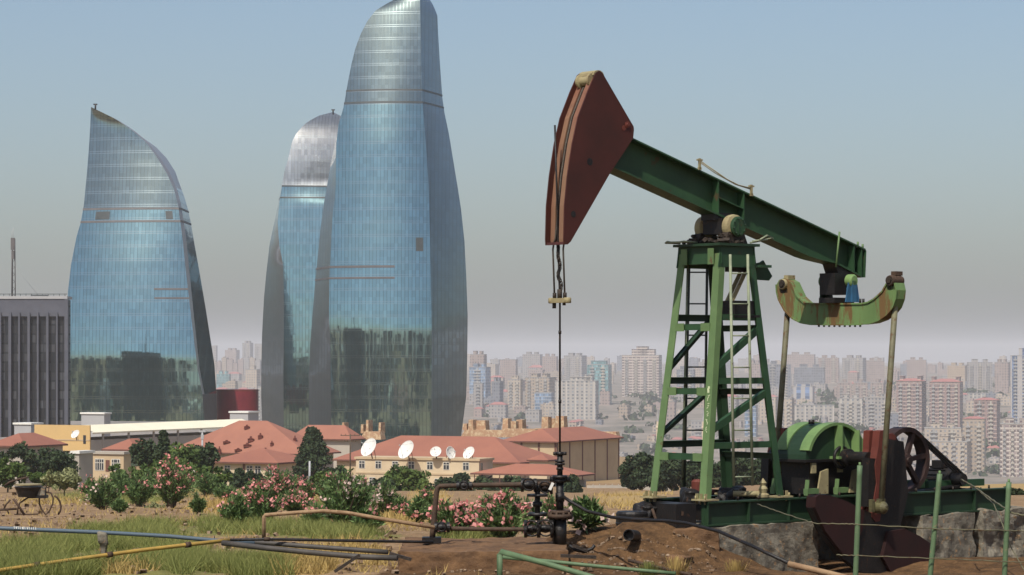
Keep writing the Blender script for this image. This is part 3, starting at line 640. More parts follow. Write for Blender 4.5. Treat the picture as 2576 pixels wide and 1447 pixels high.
# sandstone turrets
def ruin(label, blocks, Y):
    u0 = blocks[0][0]; base = P(u0, 1105, Y); root = empty('sandstone_wall', base, 0, label, 'old wall'); 
    for (a, b_, v0, v1, dep) in blocks:
        c0, c1 = P(a, v1, Y + dep) - base, P(b_, v0, Y + dep) - base; mb = MB(); w_ = c1.x - c0.x; h_ = c1.z - c0.z
        mb.box(((c0.x + c1.x) / 2, c0.y + 2, (c0.z + c1.z) / 2), (w_, 4, h_), Matrix.Rotation(R(-20), 3, 'Z'), (.86, .9)); mb.build('turret' if h_ > 2.2 else 'parapet', M['sandstone'], root)
ruin('orange sandstone wall with broken turrets, directly right of the tallest tower', [(1160, 1290, 1082, 1100, 0), (1182, 1196, 1056, 1084, 2), (1197, 1228, 1058, 1084, 4), (1168, 1180, 1066, 1082, 3)], 900)
ruin('orange sandstone wall with paired turrets left of the well rod', [(1262, 1360, 1079, 1100, -4), (1268, 1284, 1053, 1082, 2), (1286, 1304, 1060, 1082, 4), (1302, 1320, 1056, 1082, 6)], 900)
ruin('orange sandstone gatehouse crossed by the well rod', [(1345, 1400, 1078, 1100, -4), (1366, 1385, 1049, 1082, 2), (1386, 1402, 1053, 1082, 5), (1400, 1425, 1047, 1082, 3)], 900)
ruin('low ochre parapet wall at the right behind the hall', [(1420, 1500, 1080, 1104, 0), (1494, 1560, 1086, 1108, 2)], 900)
ruin('slim pale sandstone posts and wall at the foot of the tallest tower', [(912, 966, 1086, 1106, 0), (912, 919, 1068, 1090, 1), (925, 932, 1057, 1090, 1), (957, 963, 1063, 1090, 1), (865, 871, 1063, 1098, 2)], 880)
# office block, far left
M['office'] = plain('blue_grey_office_cladding', (.10, .105, .13), (.075, .08, .10), .2, .6, world=True)
def prow(v, Y): return (905 - v) / F * Y
Yo = 980; base = P(60, 1100, Yo); ro = empty('office_block', base, 0, 'dark glass office block with pale vertical fins at the left edge', 'office block')
def obox(mb, u0, u1, v0, v1, y0, y1):
    a = P(u0, v1, Yo) - base; b_ = P(u1, v0, Yo) - base; mb.box(((a.x + b_.x) / 2, (y0 + y1) / 2, (a.z + b_.z) / 2), (b_.x - a.x, y1 - y0, b_.z - a.z))
mb = MB(); obox(mb, -260, 166, 754, 1100, .8, 10); mb.build('glass_wall', facade('dark_office_glass', (.012, .014, .02), (.01, .012, .016), (.006, .008, .012), 1.4, 3.4, .85, .8, gl=.45), ro)
mb = MB(); obox(mb, -260, 167, 752, 796, -.2, .78); mb.build('fascia', M['office'], ro)
mb = MB(); obox(mb, -262, 170, 745, 752, -.5, 10.4); mb.build('roof_edge', M['grey_metal'], ro)
for (a, b_) in ((163, 172), (142, 146), (117, 123), (94, 98), (70, 76), (47, 51), (22, 29), (0, 4), (-24, -18), (-50, -44)):
    mb = MB(); obox(mb, a, b_, 752 if b_ > 170 else 786, 1100, -1.0, .79); mb.build('fin', M['office'], ro)
mb = MB()
for u in range(-20, 170, 14): obox(mb, u, u + 1.2, 739, 745, .5, .7)
obox(mb, -20, 168, 739, 740.5, .5, .7); obox(mb, 70, 108, 741, 745, 6, 12); mb.build('roof_rail', M['belt'], ro)
# mast
bm_ = P(33, 745, 990); rm = empty('antenna_mast', bm_, 0, 'thin lattice antenna mast on the dark office block', 'antenna mast')
mb = MB(); hm = 145 / ppm(990); s = .6
for k in range(3):
    a_ = 2.09 * k; mb.tube([Vector((math.cos(a_) * s * 1.3, math.sin(a_) * s * 1.3, 0)), Vector((math.cos(a_) * s, math.sin(a_) * s, hm))], .2, 5)
for i in range(24):
    z_ = hm * i / 24; a_ = 2.09 * (i % 3); c_ = a_ + 2.09; mb.tube([Vector((math.cos(a_) * s, math.sin(a_) * s, z_)), Vector((math.cos(c_) * s, math.sin(c_) * s, z_ + hm / 24))], .08, 4)
mb.build('lattice', M['louvre'], rm)
for (dz, w_, h_) in ((hm - 2, 1.5, 4.4), (hm - 6, 1.1, 3.0)): mb = MB(); mb.box((0, -.5, dz), (w_, .4, h_)); mb.build('antenna_panel', M['louvre'], rm)
mb = MB(); mb.cyl((0, 0, hm), (0, 0, hm + 4), .06, n=6); mb.cyl((-.5, 0, hm), (-.5, 0, hm + 2.6), .05, n=6); mb.tube([(0, 0, hm * .55), (9, 3, 0)], .04, 4); mb.build('whip_aerial', M['grey_metal'], rm)
# red drum building
M['drum'] = plain('dark_red_cladding', (.23, .018, .028), (.15, .014, .022), .08, .35, world=True)
bd = P(600, 1060, 1150); rr = empty('red_drum_building', bd, 0, 'dark red glossy drum-shaped building between the left and rear towers', 'building')
mb = MB(); k = 1 / ppm(1150); cx_ = (592 - 600) * k; rx = 54 * k
pts = [(cx_ + rx * math.cos(a_), rx * .8 * math.sin(a_) + 8) for a_ in np.linspace(0, 2 * math.pi, 40, endpoint=False)]; mb.prism(pts, 'z', 0, 80 * k, smooth=True)
mb.build('wall', M['drum'], rr)
mb = MB(); mb.prism([(x * 1.01, (y - 8) * 1.01 + 8) for x, y in pts], 'z', 76 * k, 78 * k, smooth=True); mb.build('parapet', M['red_rust'], rr)
# ================================================================ CITY
_ty = np.geomspace(3510, 30000, 500); _tv = np.array([905 - itp(KL, y) * F / y for y in _ty])
def cityY(v): return float(np.interp(-v, -_tv, _ty)) if v < _tv[0] else 3510.
FAC = {
 'cream': ('cream', facade('cream_block', (0.417, 0.346, 0.269), (0.370, 0.303, 0.237), (.10, .10, .11), 6.24, 6.05, .42, .45)),
 'pink': ('dusty-pink', facade('pink_block', (0.318, 0.245, 0.213), (0.282, 0.222, 0.195), (.10, .085, .085), 5.85, 6.05, .45, .5)),
 'grey': ('grey', facade('grey_block', (0.317, 0.291, 0.269), (0.285, 0.261, 0.241), (.08, .085, .10), 5.85, 6.05, .45, .5)),
 'white': ('white', facade('white_block', (0.376, 0.343, 0.301), (0.328, 0.298, 0.266), (.09, .10, .11), 8.19, 5.85, .42, .5, piers=2)),
 'beige': ('beige', facade('beige_block', (0.353, 0.282, 0.218), (0.310, 0.253, 0.198), (.09, .085, .08), 5.46, 5.85, .5, .45, band=(.36, .28, .2))),
 'red': ('brick-red', facade('red_block', (0.214, 0.144, 0.129), (0.194, 0.133, 0.122), (.10, .08, .08), 5.46, 6.05, .5, .55, band=(.5, .38, .32), piers=4)),
 'slate': ('slate', facade('slate_block', (0.198, 0.203, 0.227), (0.167, 0.174, 0.191), (.06, .07, .09), 5.07, 6.05, .55, .5)),
 'blue': ('blue-glass', facade('blue_glass_block', (0.176, 0.212, 0.258), (0.157, 0.193, 0.239), (.08, .13, .20), 3.51, 6.24, .8, .75, band=(.4, .42, .44), gl=.15)),
 'teal': ('teal-glass', facade('teal_glass_block', (0.182, 0.253, 0.258), (0.161, 0.225, 0.232), (.07, .16, .17), 3.51, 6.24, .8, .7, gl=.15)),
 'stripe': ('blue-striped', facade('striped_block', (0.400, 0.372, 0.350), (0.368, 0.343, 0.329), (.05, .09, .17), 17.55, 5.85, .5, .95, gl=.2)),
 'bands': ('banded', facade('banded_block', (0.394, 0.330, 0.283), (0.349, 0.293, 0.253), (.11, .08, .08), 8.78, 5.85, .8, .5, band=(.62, .55, .48))),
 'ochre': ('ochre', facade('ochre_block', (0.414, 0.311, 0.214), (0.371, 0.281, 0.195), (.12, .09, .06), 5.85, 6.05, .45, .5)),
}
M['roof_grey'] = plain('flat_city_roof', (.34, .33, .31), (.26, .25, .24), .2, .9, world=True)
M['tile'] = plain('pinkish_tile_roof', (.36, .15, .13), (.31, .13, .12), .2, .8, world=True)
CITY = []
_fac = facade
def city(u0, u1, vt, vb, sty, roof='flat', yaw=None, pent=None, name='apartment_block', hero=True, dep=None, strips=0):
    Y = cityY(vb); wd = (u1 - u0) / ppm(Y); h = (vb - vt) / ppm(Y); yaw = R(rnd.uniform(-24, -6)) if yaw is None else R(yaw)
    dp = dep or min(44, max(18, wd * .6)); ca, sa = math.cos(yaw), abs(math.sin(yaw)); W_ = max(4, (wd - dp * sa) / ca)
    c = P((u0 + u1) / 2, vb, Y); Mx = Matrix.Rotation(yaw, 3, 'Z'); cn, mt = FAC[sty]
    def bx(mb, x, y, z0, z1, a, b_): mb.box(Mx @ Vector((x, y, 0)) + Vector((0, 0, (z0 + z1) / 2)), (a, b_, z1 - z0), Mx)
    body = MB(); bx(body, 0, dp / 2, -6, h, W_, dp)
    if not hero:
        if roof == 'flat': bx(body, W_ * rnd.uniform(-.2, .2), dp / 2, h, h + min(3.5, h * .16), W_ * .3, dp * .5)
        else:
            body.mi = 1; q = [Mx @ Vector((a * (W_ / 2 + .5), dp / 2 + b_ * (dp / 2 + .5), h)) for a, b_ in ((-1, -1), (1, -1), (1, 1), (-1, 1))]; r_ = min(W_, dp) * .22
            e0, e1 = Mx @ Vector((-W_ * .22, dp / 2, h + r_)), Mx @ Vector((W_ * .22, dp / 2, h + r_))
            for f_ in ([q[0], q[1], e1, e0], [q[1], q[2], e1], [q[2], q[3], e0, e1], [q[3], q[0], e0]): body.face(f_)
        o = body.build(name, [mt, M['tile']]); o.location = c
        CITY.append((o, (u0 + u1) / 2, vb, vt, cn, Y, roof)); return o
    root = empty(name, c); body.build('wall', mt, root)
    r_ = MB(); bx(r_, 0, dp / 2, h, h + .9, W_ + .8, dp + .8); r_.build('parapet', M['roof_grey'] if roof == 'flat' else FAC['beige'][1], root)
    if roof == 'tile':
        r_ = MB(); q = [Mx @ Vector((a * (W_ / 2 + .9), dp / 2 + b_ * (dp / 2 + .9), h + .9)) for a, b_ in ((-1, -1), (1, -1), (1, 1), (-1, 1))]
        e0, e1 = Mx @ Vector((-W_ * .2, dp / 2, h + 1 + W_ * .10)), Mx @ Vector((W_ * .2, dp / 2, h + 1 + W_ * .10))
        for f_ in ([q[0], q[1], e1, e0], [q[1], q[2], e1], [q[2], q[3], e0, e1], [q[3], q[0], e0]): r_.face(f_)
        r_.build('roof', M['tile'], root)
    if pent:
        for (a, b_, hp) in pent:
            r_ = MB(); bx(r_, W_ * a, dp * .5, h + .9, h + .9 + hp * 2, W_ * b_, dp * .5); bx(r_, W_ * a, dp * .5, h + .9 + hp * 2, h + 1.6 + hp * 2, W_ * b_ + .8, dp * .55); r_.build('penthouse', mt, root)
    for k in range(strips):
        r_ = MB(); x = W_ * ((k + .5) / strips - .5); n_ = int(h / 6); st = W_ / strips * .42
        for i in range(n_): bx(r_, x, -1.05, i * 6 + .4, i * 6 + 2.5, st, 2.1)
        bx(r_, x, -.12, 0, n_ * 6 + 1, st * .3, .3); r_.build('balcony_stack', M['greige'] if k % 2 else M['roof_grey'], root)
    CITY.append((root, (u0 + u1) / 2, vb, vt, cn, Y, roof)); return root
PN = [(-.2, .25, 3.2), (.22, .2, 3)]
# tall background row
city(1179, 1221, 892, 1000, 'pink', pent=PN)
city(1174, 1228, 924, 1006, 'blue', strips=1, pent=PN)
city(1311, 1362, 892, 955, 'grey', pent=PN); city(1412, 1470, 895, 958, 'grey', pent=PN, strips=2)
city(1362, 1402, 897, 958, 'pink', pent=PN); city(1255, 1300, 905, 966, 'pink')
city(1274, 1312, 955, 1031, 'cream', strips=2, pent=[(0, .5, 3)]); city(1312, 1391, 950, 1031, 'beige', pent=PN, strips=3)
city(1391, 1503, 959, 1056, 'white', yaw=-9, pent=[(.1, .5, 3), (.3, .2, 5)])
city(1472, 1535, 918, 1018, 'teal', strips=2, pent=[(0, .7, 3.5)])
city(1560, 1662, 894, 998, 'bands', yaw=-12, pent=[(.05, .62, 6), (.02, .3, 9)], strips=4)
city(1341, 1391, 988, 1040, 'blue', yaw=-15); city(1318, 1360, 1032, 1062, 'grey')
city(1190, 1215, 965, 1040, 'grey', strips=1); city(1232, 1262, 960, 1045, 'slate', pent=PN)
city(1995, 2076, 925, 990, 'slate', pent=PN); city(1926, 1992, 917, 1002, 'slate', pent=PN, strips=2)
city(1976, 2051, 892, 945, 'pink', pent=PN); city(2056, 2112, 901, 964, 'pink', strips=2, pent=PN); city(2113, 2176, 901, 964, 'grey', strips=2, pent=PN)
city(2179, 2226, 908, 962, 'pink', pent=PN); city(1992, 2048, 973, 1018, 'stripe', pent=[(0, .8, 2)])
for a, b_ in ((2106, 2144), (2146, 2184), (2186, 2226)): city(a, b_, 963, 1006, 'pink', strips=2, pent=[(0, .3, 3)])
city(2106, 2173, 1003, 1082, 'white', strips=3, pent=PN); city(2174, 2243, 1001, 1082, 'grey', strips=2, pent=PN)
city(2248, 2326, 960, 1085, 'red', roof='tile', strips=3, pent=[(-.35, .14, 4), (.35, .14, 4)]); city(2332, 2421, 962, 1088, 'red', roof='tile', strips=4, pent=[(-.4, .12, 4), (.4, .12, 4)])
city(2279, 2332, 906, 958, 'pink', pent=PN); city(2379, 2432, 920, 968, 'ochre', pent=PN); city(2432, 2499, 912, 988, 'grey', strips=3, pent=PN); city(2499, 2540, 912, 992, 'pink', pent=PN)
city(2421, 2515, 990, 1010, 'white', yaw=-5, dep=30); city(2541, 2590, 895, 1064, 'stripe', pent=[(.2, .5, 6)], strips=2)
city(2444, 2513, 1008, 1132, 'red', roof='tile', strips=2); city(2418, 2480, 1055, 1188, 'beige', roof='tile', strips=2)
city(2323, 2421, 1078, 1142, 'cream', pent=PN, strips=2); city(2337, 2441, 1112, 1191, 'cream', strips=4, pent=PN)
city(2514, 2600, 1067, 1214, 'bands', strips=4, yaw=-8, pent=PN)
city(1956, 1996, 1003, 1082, 'cream', strips=2); city(1908, 1954, 1000, 1062, 'cream'); city(1996, 2100, 1020, 1060, 'white', yaw=-5, dep=25)
city(562, 598, 881, 930, 'pink', pent=PN); city(606, 633, 863, 936, 'grey', pent=PN, strips=2); city(636, 668, 865, 938, 'grey', strips=2)
city(613, 650, 930, 985, 'cream', pent=[(0, .4, 4)]); city(543, 578, 941, 980, 'teal', pent=PN); city(646, 670, 973, 1062, 'white', strips=1); city(528, 545, 870, 935, 'grey')
city(1880, 1915, 915, 985, 'pink', pent=PN); city(1700, 1748, 930, 1000, 'slate', pent=PN, strips=2); city(1762, 1800, 905, 985, 'grey', strips=2, pent=PN); city(1870, 1905, 1020, 1098, 'blue', strips=1)
city(1668, 1700, 1010, 1078, 'pink'); city(1835, 1868, 950, 1010, 'grey', strips=1); city(2230, 2262, 1040, 1110, 'slate'); city(1735, 1778, 1060, 1098, 'grey', strips=1)
# hazy back rows
segs = [(530, 662, .09), (1170, 2580, .91)]
def ru(): return rnd.uniform(1165, 2590) if rnd.random() > .08 else rnd.uniform(535, 655)
for i in range(84):
    u = 1168 + 1420 * (i + rnd.random() * .8) / 84; w_ = rnd.uniform(14, 42); vb = rnd.uniform(928, 950); city(u - w_ / 2, u + w_ / 2, vb - rnd.uniform(14, 38), vb, rnd.choice(['pink', 'grey', 'beige', 'pink', 'slate', 'cream', 'grey']), hero=False)
for i in range(9):
    u = 535 + 14 * i; city(u - 9, u + 9, 912 - rnd.uniform(-6, 14), 944, rnd.choice(['pink', 'grey', 'beige']), hero=False)
for i in range(160):
    u = ru(); w_ = rnd.uniform(18, 50); vb = rnd.uniform(955, 1060); city(u - w_ / 2, u + w_ / 2, vb - rnd.uniform(14, 36), vb, rnd.choice(['cream', 'grey', 'beige', 'pink', 'pink', 'beige', 'grey', 'slate']), roof=rnd.choice(['flat', 'flat', 'flat', 'tile']), hero=False, name='apartment_block' if w_ > 24 else 'town_house')
for i in range(200):
    u = rnd.uniform(1165, 2590); w_ = rnd.uniform(12, 38); vb = rnd.uniform(1060, 1204); city(u - w_ / 2, u + w_ / 2, vb - rnd.uniform(7, 17), vb, rnd.choice(['cream', 'white', 'grey', 'beige', 'pink', 'beige', 'grey', 'slate']), roof=rnd.choice(['flat', 'flat', 'tile', 'flat']), hero=False, name='town_house')
# minaret-like cream towers seen between the legs
for u in (1655, 1770):
    p = P(u, 1100, 3510); rt = empty('slim_tower', p, 0, 'slim cream tower with a pointed cap, ' + ('just left of the pump tower' if u < 1700 else 'seen between the pump tower legs'), 'tower'); k = 1 / ppm(3510)
    mb = MB(); mb.lathe((0, 0, 0), (0, 0, 1), [(5 * k, -20), (4.6 * k, 22 * k), (6 * k, 23 * k), (6 * k, 26 * k), (4 * k, 27 * k), (3.6 * k, 40 * k)], 14); mb.build('shaft', M['cream'], rt)
    mb = MB(); mb.lathe((0, 0, 0), (0, 0, 1), [(4 * k, 40 * k), (.2, 68 * k)], 14); mb.build('spire', M['roof_grey'], rt)
def place(u):
    for lim, s in ((540, 'beside the left tower'), (662, 'left of the rear tower'), (1235, 'just right of the tallest tower'), (1400, 'left of the well rod'), (1550, 'right of the well rod'), (1665, 'left of the pump tower'), (1815, 'behind the left pump legs'), (1960, 'behind the right pump legs'), (2110, 'under the yoke, left'), (2245, 'under the yoke, right'), (2360, 'above the belt wheel'), (2470, 'right of the belt wheel')):
        if u < lim: return s
    return 'at the right edge'
def rowname(v): return 'on the skyline' if v < 957 else 'in the hazy rows' if v < 1045 else 'in mid slope' if v < 1120 else 'in nearest rows'
ORD = ['leftmost', 'second', 'third', 'fourth', 'fifth', 'sixth', 'seventh', 'eighth', 'ninth', 'tenth', 'eleventh', 'twelfth', 'thirteenth', 'fourteenth']
grp = {}
for it in CITY:
    o, u, vb, vt, cn, Y, rf = it; hp = (vb - vt); sz = 'tall' if hp > 45 else 'mid-height' if hp > 22 else 'low'
    kind_ = 'house' if o.name.startswith('town') else 'block'
    grp.setdefault((sz, cn, kind_, rf, rowname(vb), place(u)), []).append(it)
for (sz, cn, kd, rf, rw, pl), L in grp.items():
    L.sort(key=lambda q: q[1])
    for i, it in enumerate(L):
        o = it[0]; txt = f"{sz} {cn} {'tile-roofed ' if rf == 'tile' else ''}{kd} {rw}, {pl}"
        if len(L) > 1: txt = f"{ORD[min(i, 13)]}{'-from-left' if i else ''} {txt}"
        ws = txt.split(); txt = ' '.join(ws[:20])
        tag(o, txt, 'building' if kd == 'block' else 'house', 'apartment blocks of the far city' if kd == 'block' else 'low houses of the far city')
# city trees: one far-off mass
V = []
for i in range(120):
    v = rnd.choice([rnd.uniform(1000, 1100), rnd.uniform(1050, 1204), rnd.uniform(960, 1030)]); u = rnd.choice([rnd.uniform(1165, 2590), rnd.gauss(1640, 50), rnd.gauss(2030, 60), rnd.gauss(2490, 40)])
    Y = cityY(v); c = P(u, v, Y); rr = rnd.uniform(9, 19)
    for k in range(26):
        d = nr.normal(size=3); d /= np.linalg.norm(d); q = np.array(c) + d * rr * np.array([1.3, 1, .55]) * rnd.uniform(.6, 1) + np.array([0, 0, rr * .3]); a = nr.normal(size=3); a /= np.linalg.norm(a); e = np.cross(a, d); e /= np.linalg.norm(e) + 1e-6; s = rr * .33
        V.append([q - a * s, q + e * s, q + a * s, q - e * s])
o = quadmesh('distant_trees', np.array(V), M['leaf_dark'], col=nr.rand(len(V))); tag(o, 'dark green tree cover scattered between the city blocks', 'trees', kind='stuff')
# ================================================================ PUMPJACK
AZ = R(40); E1 = Vector((math.cos(AZ), math.sin(AZ), 0)); E2 = Vector((math.sin(AZ), -math.cos(AZ), 0)); O = Vector((3.856, 51., -2.61))
def ray(u, v): return Vector(((u - 1288) / F, 1, (905 - v) / F))
def loc(p): d = p - O; return Vector((d.dot(E1), -d.dot(E2), d.z))
def q(u, v, y):                                                      # where the sight line meets the plane y = const of the machine
    d = ray(u, v); return loc(d * ((-y + O.dot(E2)) / d.dot(E2)))
def qx(u, v, x):
    d = ray(u, v); return loc(d * ((x + O.dot(E1)) / d.dot(E1)))
def xz(p): return (p.x, p.z)
PJ = empty('pumpjack', O, AZ, 'green oil pumpjack with a dark red horsehead and a braced four-legged tower', 'pumpjack')
def part(mb, name, mat, par=None, bevel=0): return mb.build(name, mat, par or PJ, bevel)
# --- tower
HT = (905 - 613) / F * 51 + 2.61 - .04
BX0, BX1, BY = -1.02, 1.04, .76; TX0, TX1, TY = -.42, .42, .55
def leg_pt(sx, sy, z): t_ = z / HT; return Vector(((BX0 + (TX0 - BX0) * t_) if sx < 0 else (BX1 + (TX1 - BX1) * t_), sy * (BY + (TY - BY) * t_), z))
def leg(sx, sy, mats):
    mb = MB(); w1, w2, th = .175, .14, .022
    for z0, z1 in ((0., HT - .02),):
        a, b_ = leg_pt(sx, sy, z0), leg_pt(sx, sy, z1)
        def L(p): return [p, p + Vector((0, -sy * w1, 0)), p + Vector((-sx * th, -sy * w1, 0)), p + Vector((-sx * th, -sy * th, 0)), p + Vector((-sx * w2, -sy * th, 0)), p + Vector((-sx * w2, 0, 0))]
        A, B_ = L(a), L(b_)
        for i in range(6): j = (i + 1) % 6; mb.face([A[i], A[j], B_[j], B_[i]])
        mb.face(A); mb.face(B_)
    o = part(mb, 'leg', mats); f = MB(); c = leg_pt(sx, sy, .01)
    f.box(c + Vector((-sx * .05, -sy * .06, .015)), (.36, .36, .03))
    for k in (-.1, .02, .13): f.bar(c + Vector((-sx * .02 + sx * .02, -sy * (.06 + k), .03)), c + Vector((sx * .07, -sy * (.06 + k), .03)) , .012, .2)
    for k in (-.12, .12): f.cyl(c + Vector((sx * .08, -sy * (.06 + k), .02)), c + Vector((sx * .08, -sy * (.06 + k), .09)), .018, n=6)
    part(f, 'foot_plate', M['tan_metal'], o); return o
leg(-1, 1, M['green_light']); l2 = leg(-1, -1, M['green_light']); leg(1, -1, M['green']); leg(1, 1, M['green_dark'])  # one paint on all legs; sun and shade set by the green chosen
mk = MB()
for k in range(24):
    z = HT * (.44 - .0078 * k); c = leg_pt(-1, -1, z) + Vector((-.004, .085 + .015 * math.sin(k * 1.3), 0))
    if k < 3: mk.box(c, (.004, .05, .045))
    elif k % 4 != 3: a_ = rnd.uniform(-1.3, 1.3); dd = Vector((0, math.cos(a_), math.sin(a_))) * rnd.uniform(.015, .032); mk.bar(c - dd, c + dd, .004, .013)
part(mk, 'paint_mark', M['paint_mark'], l2)
def zr(v): return (905 - v) / F * 51 + 2.61
def crossbar(sx=None, sy=None, v=0, mat=None, off=0., h=.11):
    z = zr(v); mb = MB()
    if sy is None:                                                    # front or back face bar
        a, b_ = leg_pt(sx, 1, z), leg_pt(sx, -1, z); mb.bar(a + Vector((-sx * .04, -.02, 0)), b_ + Vector((-sx * .04, .02, 0)), .03, h); mb.bar(a + Vector((-sx * .075, -.02, h / 2)), b_ + Vector((-sx * .075, .02, h / 2)), .1, .014)
    else:
        a, b_ = leg_pt(-1, sy, z), leg_pt(1, sy, z); mb.bar(a + Vector((.02, -sy * .04, 0)), b_ + Vector((-.02, -sy * .04, 0)), .03, h); mb.bar(a + Vector((.02, -sy * .075, h / 2)), b_ + Vector((-.02, -sy * .075, h / 2)), .1, .014)
    o = part(mb, 'crossbar', mat)
    if sx == -1:
        for s in (1, -1): c = leg_pt(-1, s, z); part(MB().box(c + Vector((-.012, -s * .27, 0)), (.016, .24, .15)), 'gusset', M['green_light'], o)
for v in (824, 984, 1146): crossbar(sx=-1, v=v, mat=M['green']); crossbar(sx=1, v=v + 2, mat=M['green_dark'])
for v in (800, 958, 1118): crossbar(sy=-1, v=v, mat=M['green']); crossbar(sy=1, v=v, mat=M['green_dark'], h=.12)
def brace(sy, a, b_, mat):
    y = -1 if sy < 0 else 1; A, B_ = leg_pt(-1, sy, zr(a)), leg_pt(1, sy, zr(b_)); mb = MB(); mb.bar(A + Vector((.05, -y * .02, 0)), B_ + Vector((-.05, -y * .02, 0)), .02, .13); mb.bar(A + Vector((.05, -y * .07, .06)), B_ + Vector((-.05, -y * .07, .06)), .09, .014)
    part(mb, 'diagonal_brace', mat)
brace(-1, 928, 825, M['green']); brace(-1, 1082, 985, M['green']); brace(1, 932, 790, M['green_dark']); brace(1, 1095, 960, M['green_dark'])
mb = MB()
for sx in (-1, 1):
    x = TX0 - .055 if sx < 0 else TX1 + .055; mb.prism([(-TY - .03, HT - .03), (TY + .03, HT - .03), (TY + .05, HT - .36), (-TY - .05, HT - .36)], 'x', x + sx * -.035, x + sx * -.055)
    for s in (-1, 1): pass
for sy in (-1, 1):
    y = sy * (TY + .012); mb.prism([(TX0 - .02, HT - .03), (TX1 + .02, HT - .03), (TX1 + .08, HT - .42), (TX0 - .08, HT - .42)], 'y', y - .01, y + .01)
part(mb, 'header_plate', M['green'])
for s in (-1, 1): part(MB().box((TX0 - .075, s * .36, HT - .22), (.014, .16, .30)), 'header_gusset', M['green_light'])
mb = MB(); mb.box((0, 0, HT), (TX1 - TX0 + .22, 2 * TY + .16, .05)); tp_ = part(mb, 'top_plate', M['green_dark'])
mb = MB()
for _ in range(90):
    x, y = rnd.uniform(-.45, .2), rnd.choice([rnd.gauss(.34, .14), rnd.gauss(-.38, .14)]); s = rnd.uniform(.02, .075); mb.box((x, y, HT + .03 + s * .3 + rnd.random() * .05), (s * 1.6, s, s), Matrix.Rotation(rnd.random() * 3, 3, 'Z') @ Matrix.Rotation(rnd.random(), 3, 'X'))
part(mb, 'grease_clumps', M['grime'], tp_)
zt = HT + .055; mb = MB(); pl = q(1684, 608, .45); pr = q(1930, 603, -.62)
mb.tube([Vector((.35, -.62, zt + .02)), Vector((pr.x, -.62, zt + .06))], .02, 6); mb.tube([Vector((pr.x, -.62, zt + .06)), Vector((.4, -.62, zt + .02))], .012, 6)
mb.tube([Vector((-.40, .1, zt)), Vector((-.75, .1, zt + .01)), Vector((pl.x + .06, .25, zt)), Vector((pl.x, .4, zt)), Vector((pl.x + .04, .55, zt + .02)), Vector((-.7, .66, zt)), Vector((-.35, .62, zt))], .018, 6)
mb.tube([Vector((.45, -.45, zt)), Vector((1.0, -.52, zt + .1)), Vector((.75, -.6, zt + .14)), Vector((.5, -.66, zt + .05))], .018, 6); part(mb, 'guard_rail', M['ladder_pale'])
# inner service deck and bracket seen through the legs
mb = MB(); mb.box((.22, -.40, zr(775)), (.62, .36, .26)); mb.box((.22, -.40, zr(790) - .05), (.68, .42, .05)); part(mb, 'inner_deck', M['black_metal']); part(MB().box((.3, -.28, zr(672)), (.4, .3, .18)), 'inner_bracket', M['black_metal'])
mb = MB()
for y in (-.35, -.22): mb.bar((.42, y, zr(685)), (.02, y, zr(768)), .05, .06)
part(mb, 'inner_strut', M['tan_metal'])
a = [q(u, v, .62) for u, v in ((1885, 662), (1897, 658), (1908, 655), (1918, 652), (1937, 693), (1931, 706), (1905, 702), (1890, 696))]
mb = MB(); mb.prism([xz(q(u, v, .3)) for u, v in ((1893, 664), (1914, 660), (1921, 655), (1943, 695), (1935, 706), (1905, 704), (1893, 690))], 'y', .3, .34); mb.box(((q(1893, 664, .3).x + .02), .2, q(1893, 675, .3).z + .03), (.3, .5, .05)); part(mb, 'side_bracket', M['green'])
# ladders
def ladder(y, ru0, ru1, v0, v1, mat_a, mat_b, rungs):
    A0, A1, B0, B1 = q(ru0[0], v0, y), q(ru0[1], v1, y * 1.25), q(ru1[0], v0, y), q(ru1[1], v1, y * 1.25); mb = MB(); mb.tube([A0, A1], .026, 8); mb.tube([B0, B1], .026, 8)
    o = part(mb, 'ladder', mat_a); mb = MB()
    for v in rungs:
        t_ = (v - v0) / (v1 - v0); mb.cyl(A0.lerp(A1, t_), B0.lerp(B1, t_), .014, n=6)
    part(mb, 'rung_set', mat_b, o)
RUNG = [685, 764, 843, 923, 1002, 1082, 1162]
ladder(.72, (1734, 1721), (1779, 1772), 655, 1225, M['ladder_unlit'], M['ladder_unlit'], RUNG)
ladder(-.74, (1837, 1846), (1881, 1893), 640, 1222, M['ladder_pale'], M['ladder_pale'], [688, 765, 845, 925, 1003, 1083, 1200])
mb = MB(); mb.tube([q(1730, 660, .55), q(1716, 1225, .8)], .02, 6); part(mb, 'conduit', M['ladder_pale'])
# --- walking beam
yn = -.2
top = [xz(q(u, v, yn)) for u, v in ((1590, 350), (2178, 630))]
bot = [xz(q(u, v, yn)) for u, v in ((1553.5, 421.5), (1878, 569), (2035, 640), (2060, 648), (2103, 658), (2169, 694))]
def ext(a, b_, d): L = math.hypot(b_[0] - a[0], b_[1] - a[1]); return (a[0] - (b_[0] - a[0]) / L * d, a[1] - (b_[1] - a[1]) / L * d)
top = [ext(top[0], top[1], .85)] + top[1:]; bot = [ext(bot[0], bot[1], .75)] + bot[1:]
wb = MB(); wb.prism(top + list(reversed(bot)), 'y', -.018, .018)
def flange(pl_, y0, y1, th, up):
    n = len(pl_); A = list(pl_); B_ = [(x, z + up * th) for x, z in pl_]
    for i in range(n - 1): wb.prism([A[i], A[i + 1], B_[i + 1], B_[i]], 'y', y0, y1)
flange(top, -.2, .2, .03, 1); flange(bot, -.2, .2, .035, -1); WB = part(wb, 'walking_beam', M['green'])
def topz(x): return top[0][1] + (top[1][1] - top[0][1]) * (x - top[0][0]) / (top[1][0] - top[0][0])
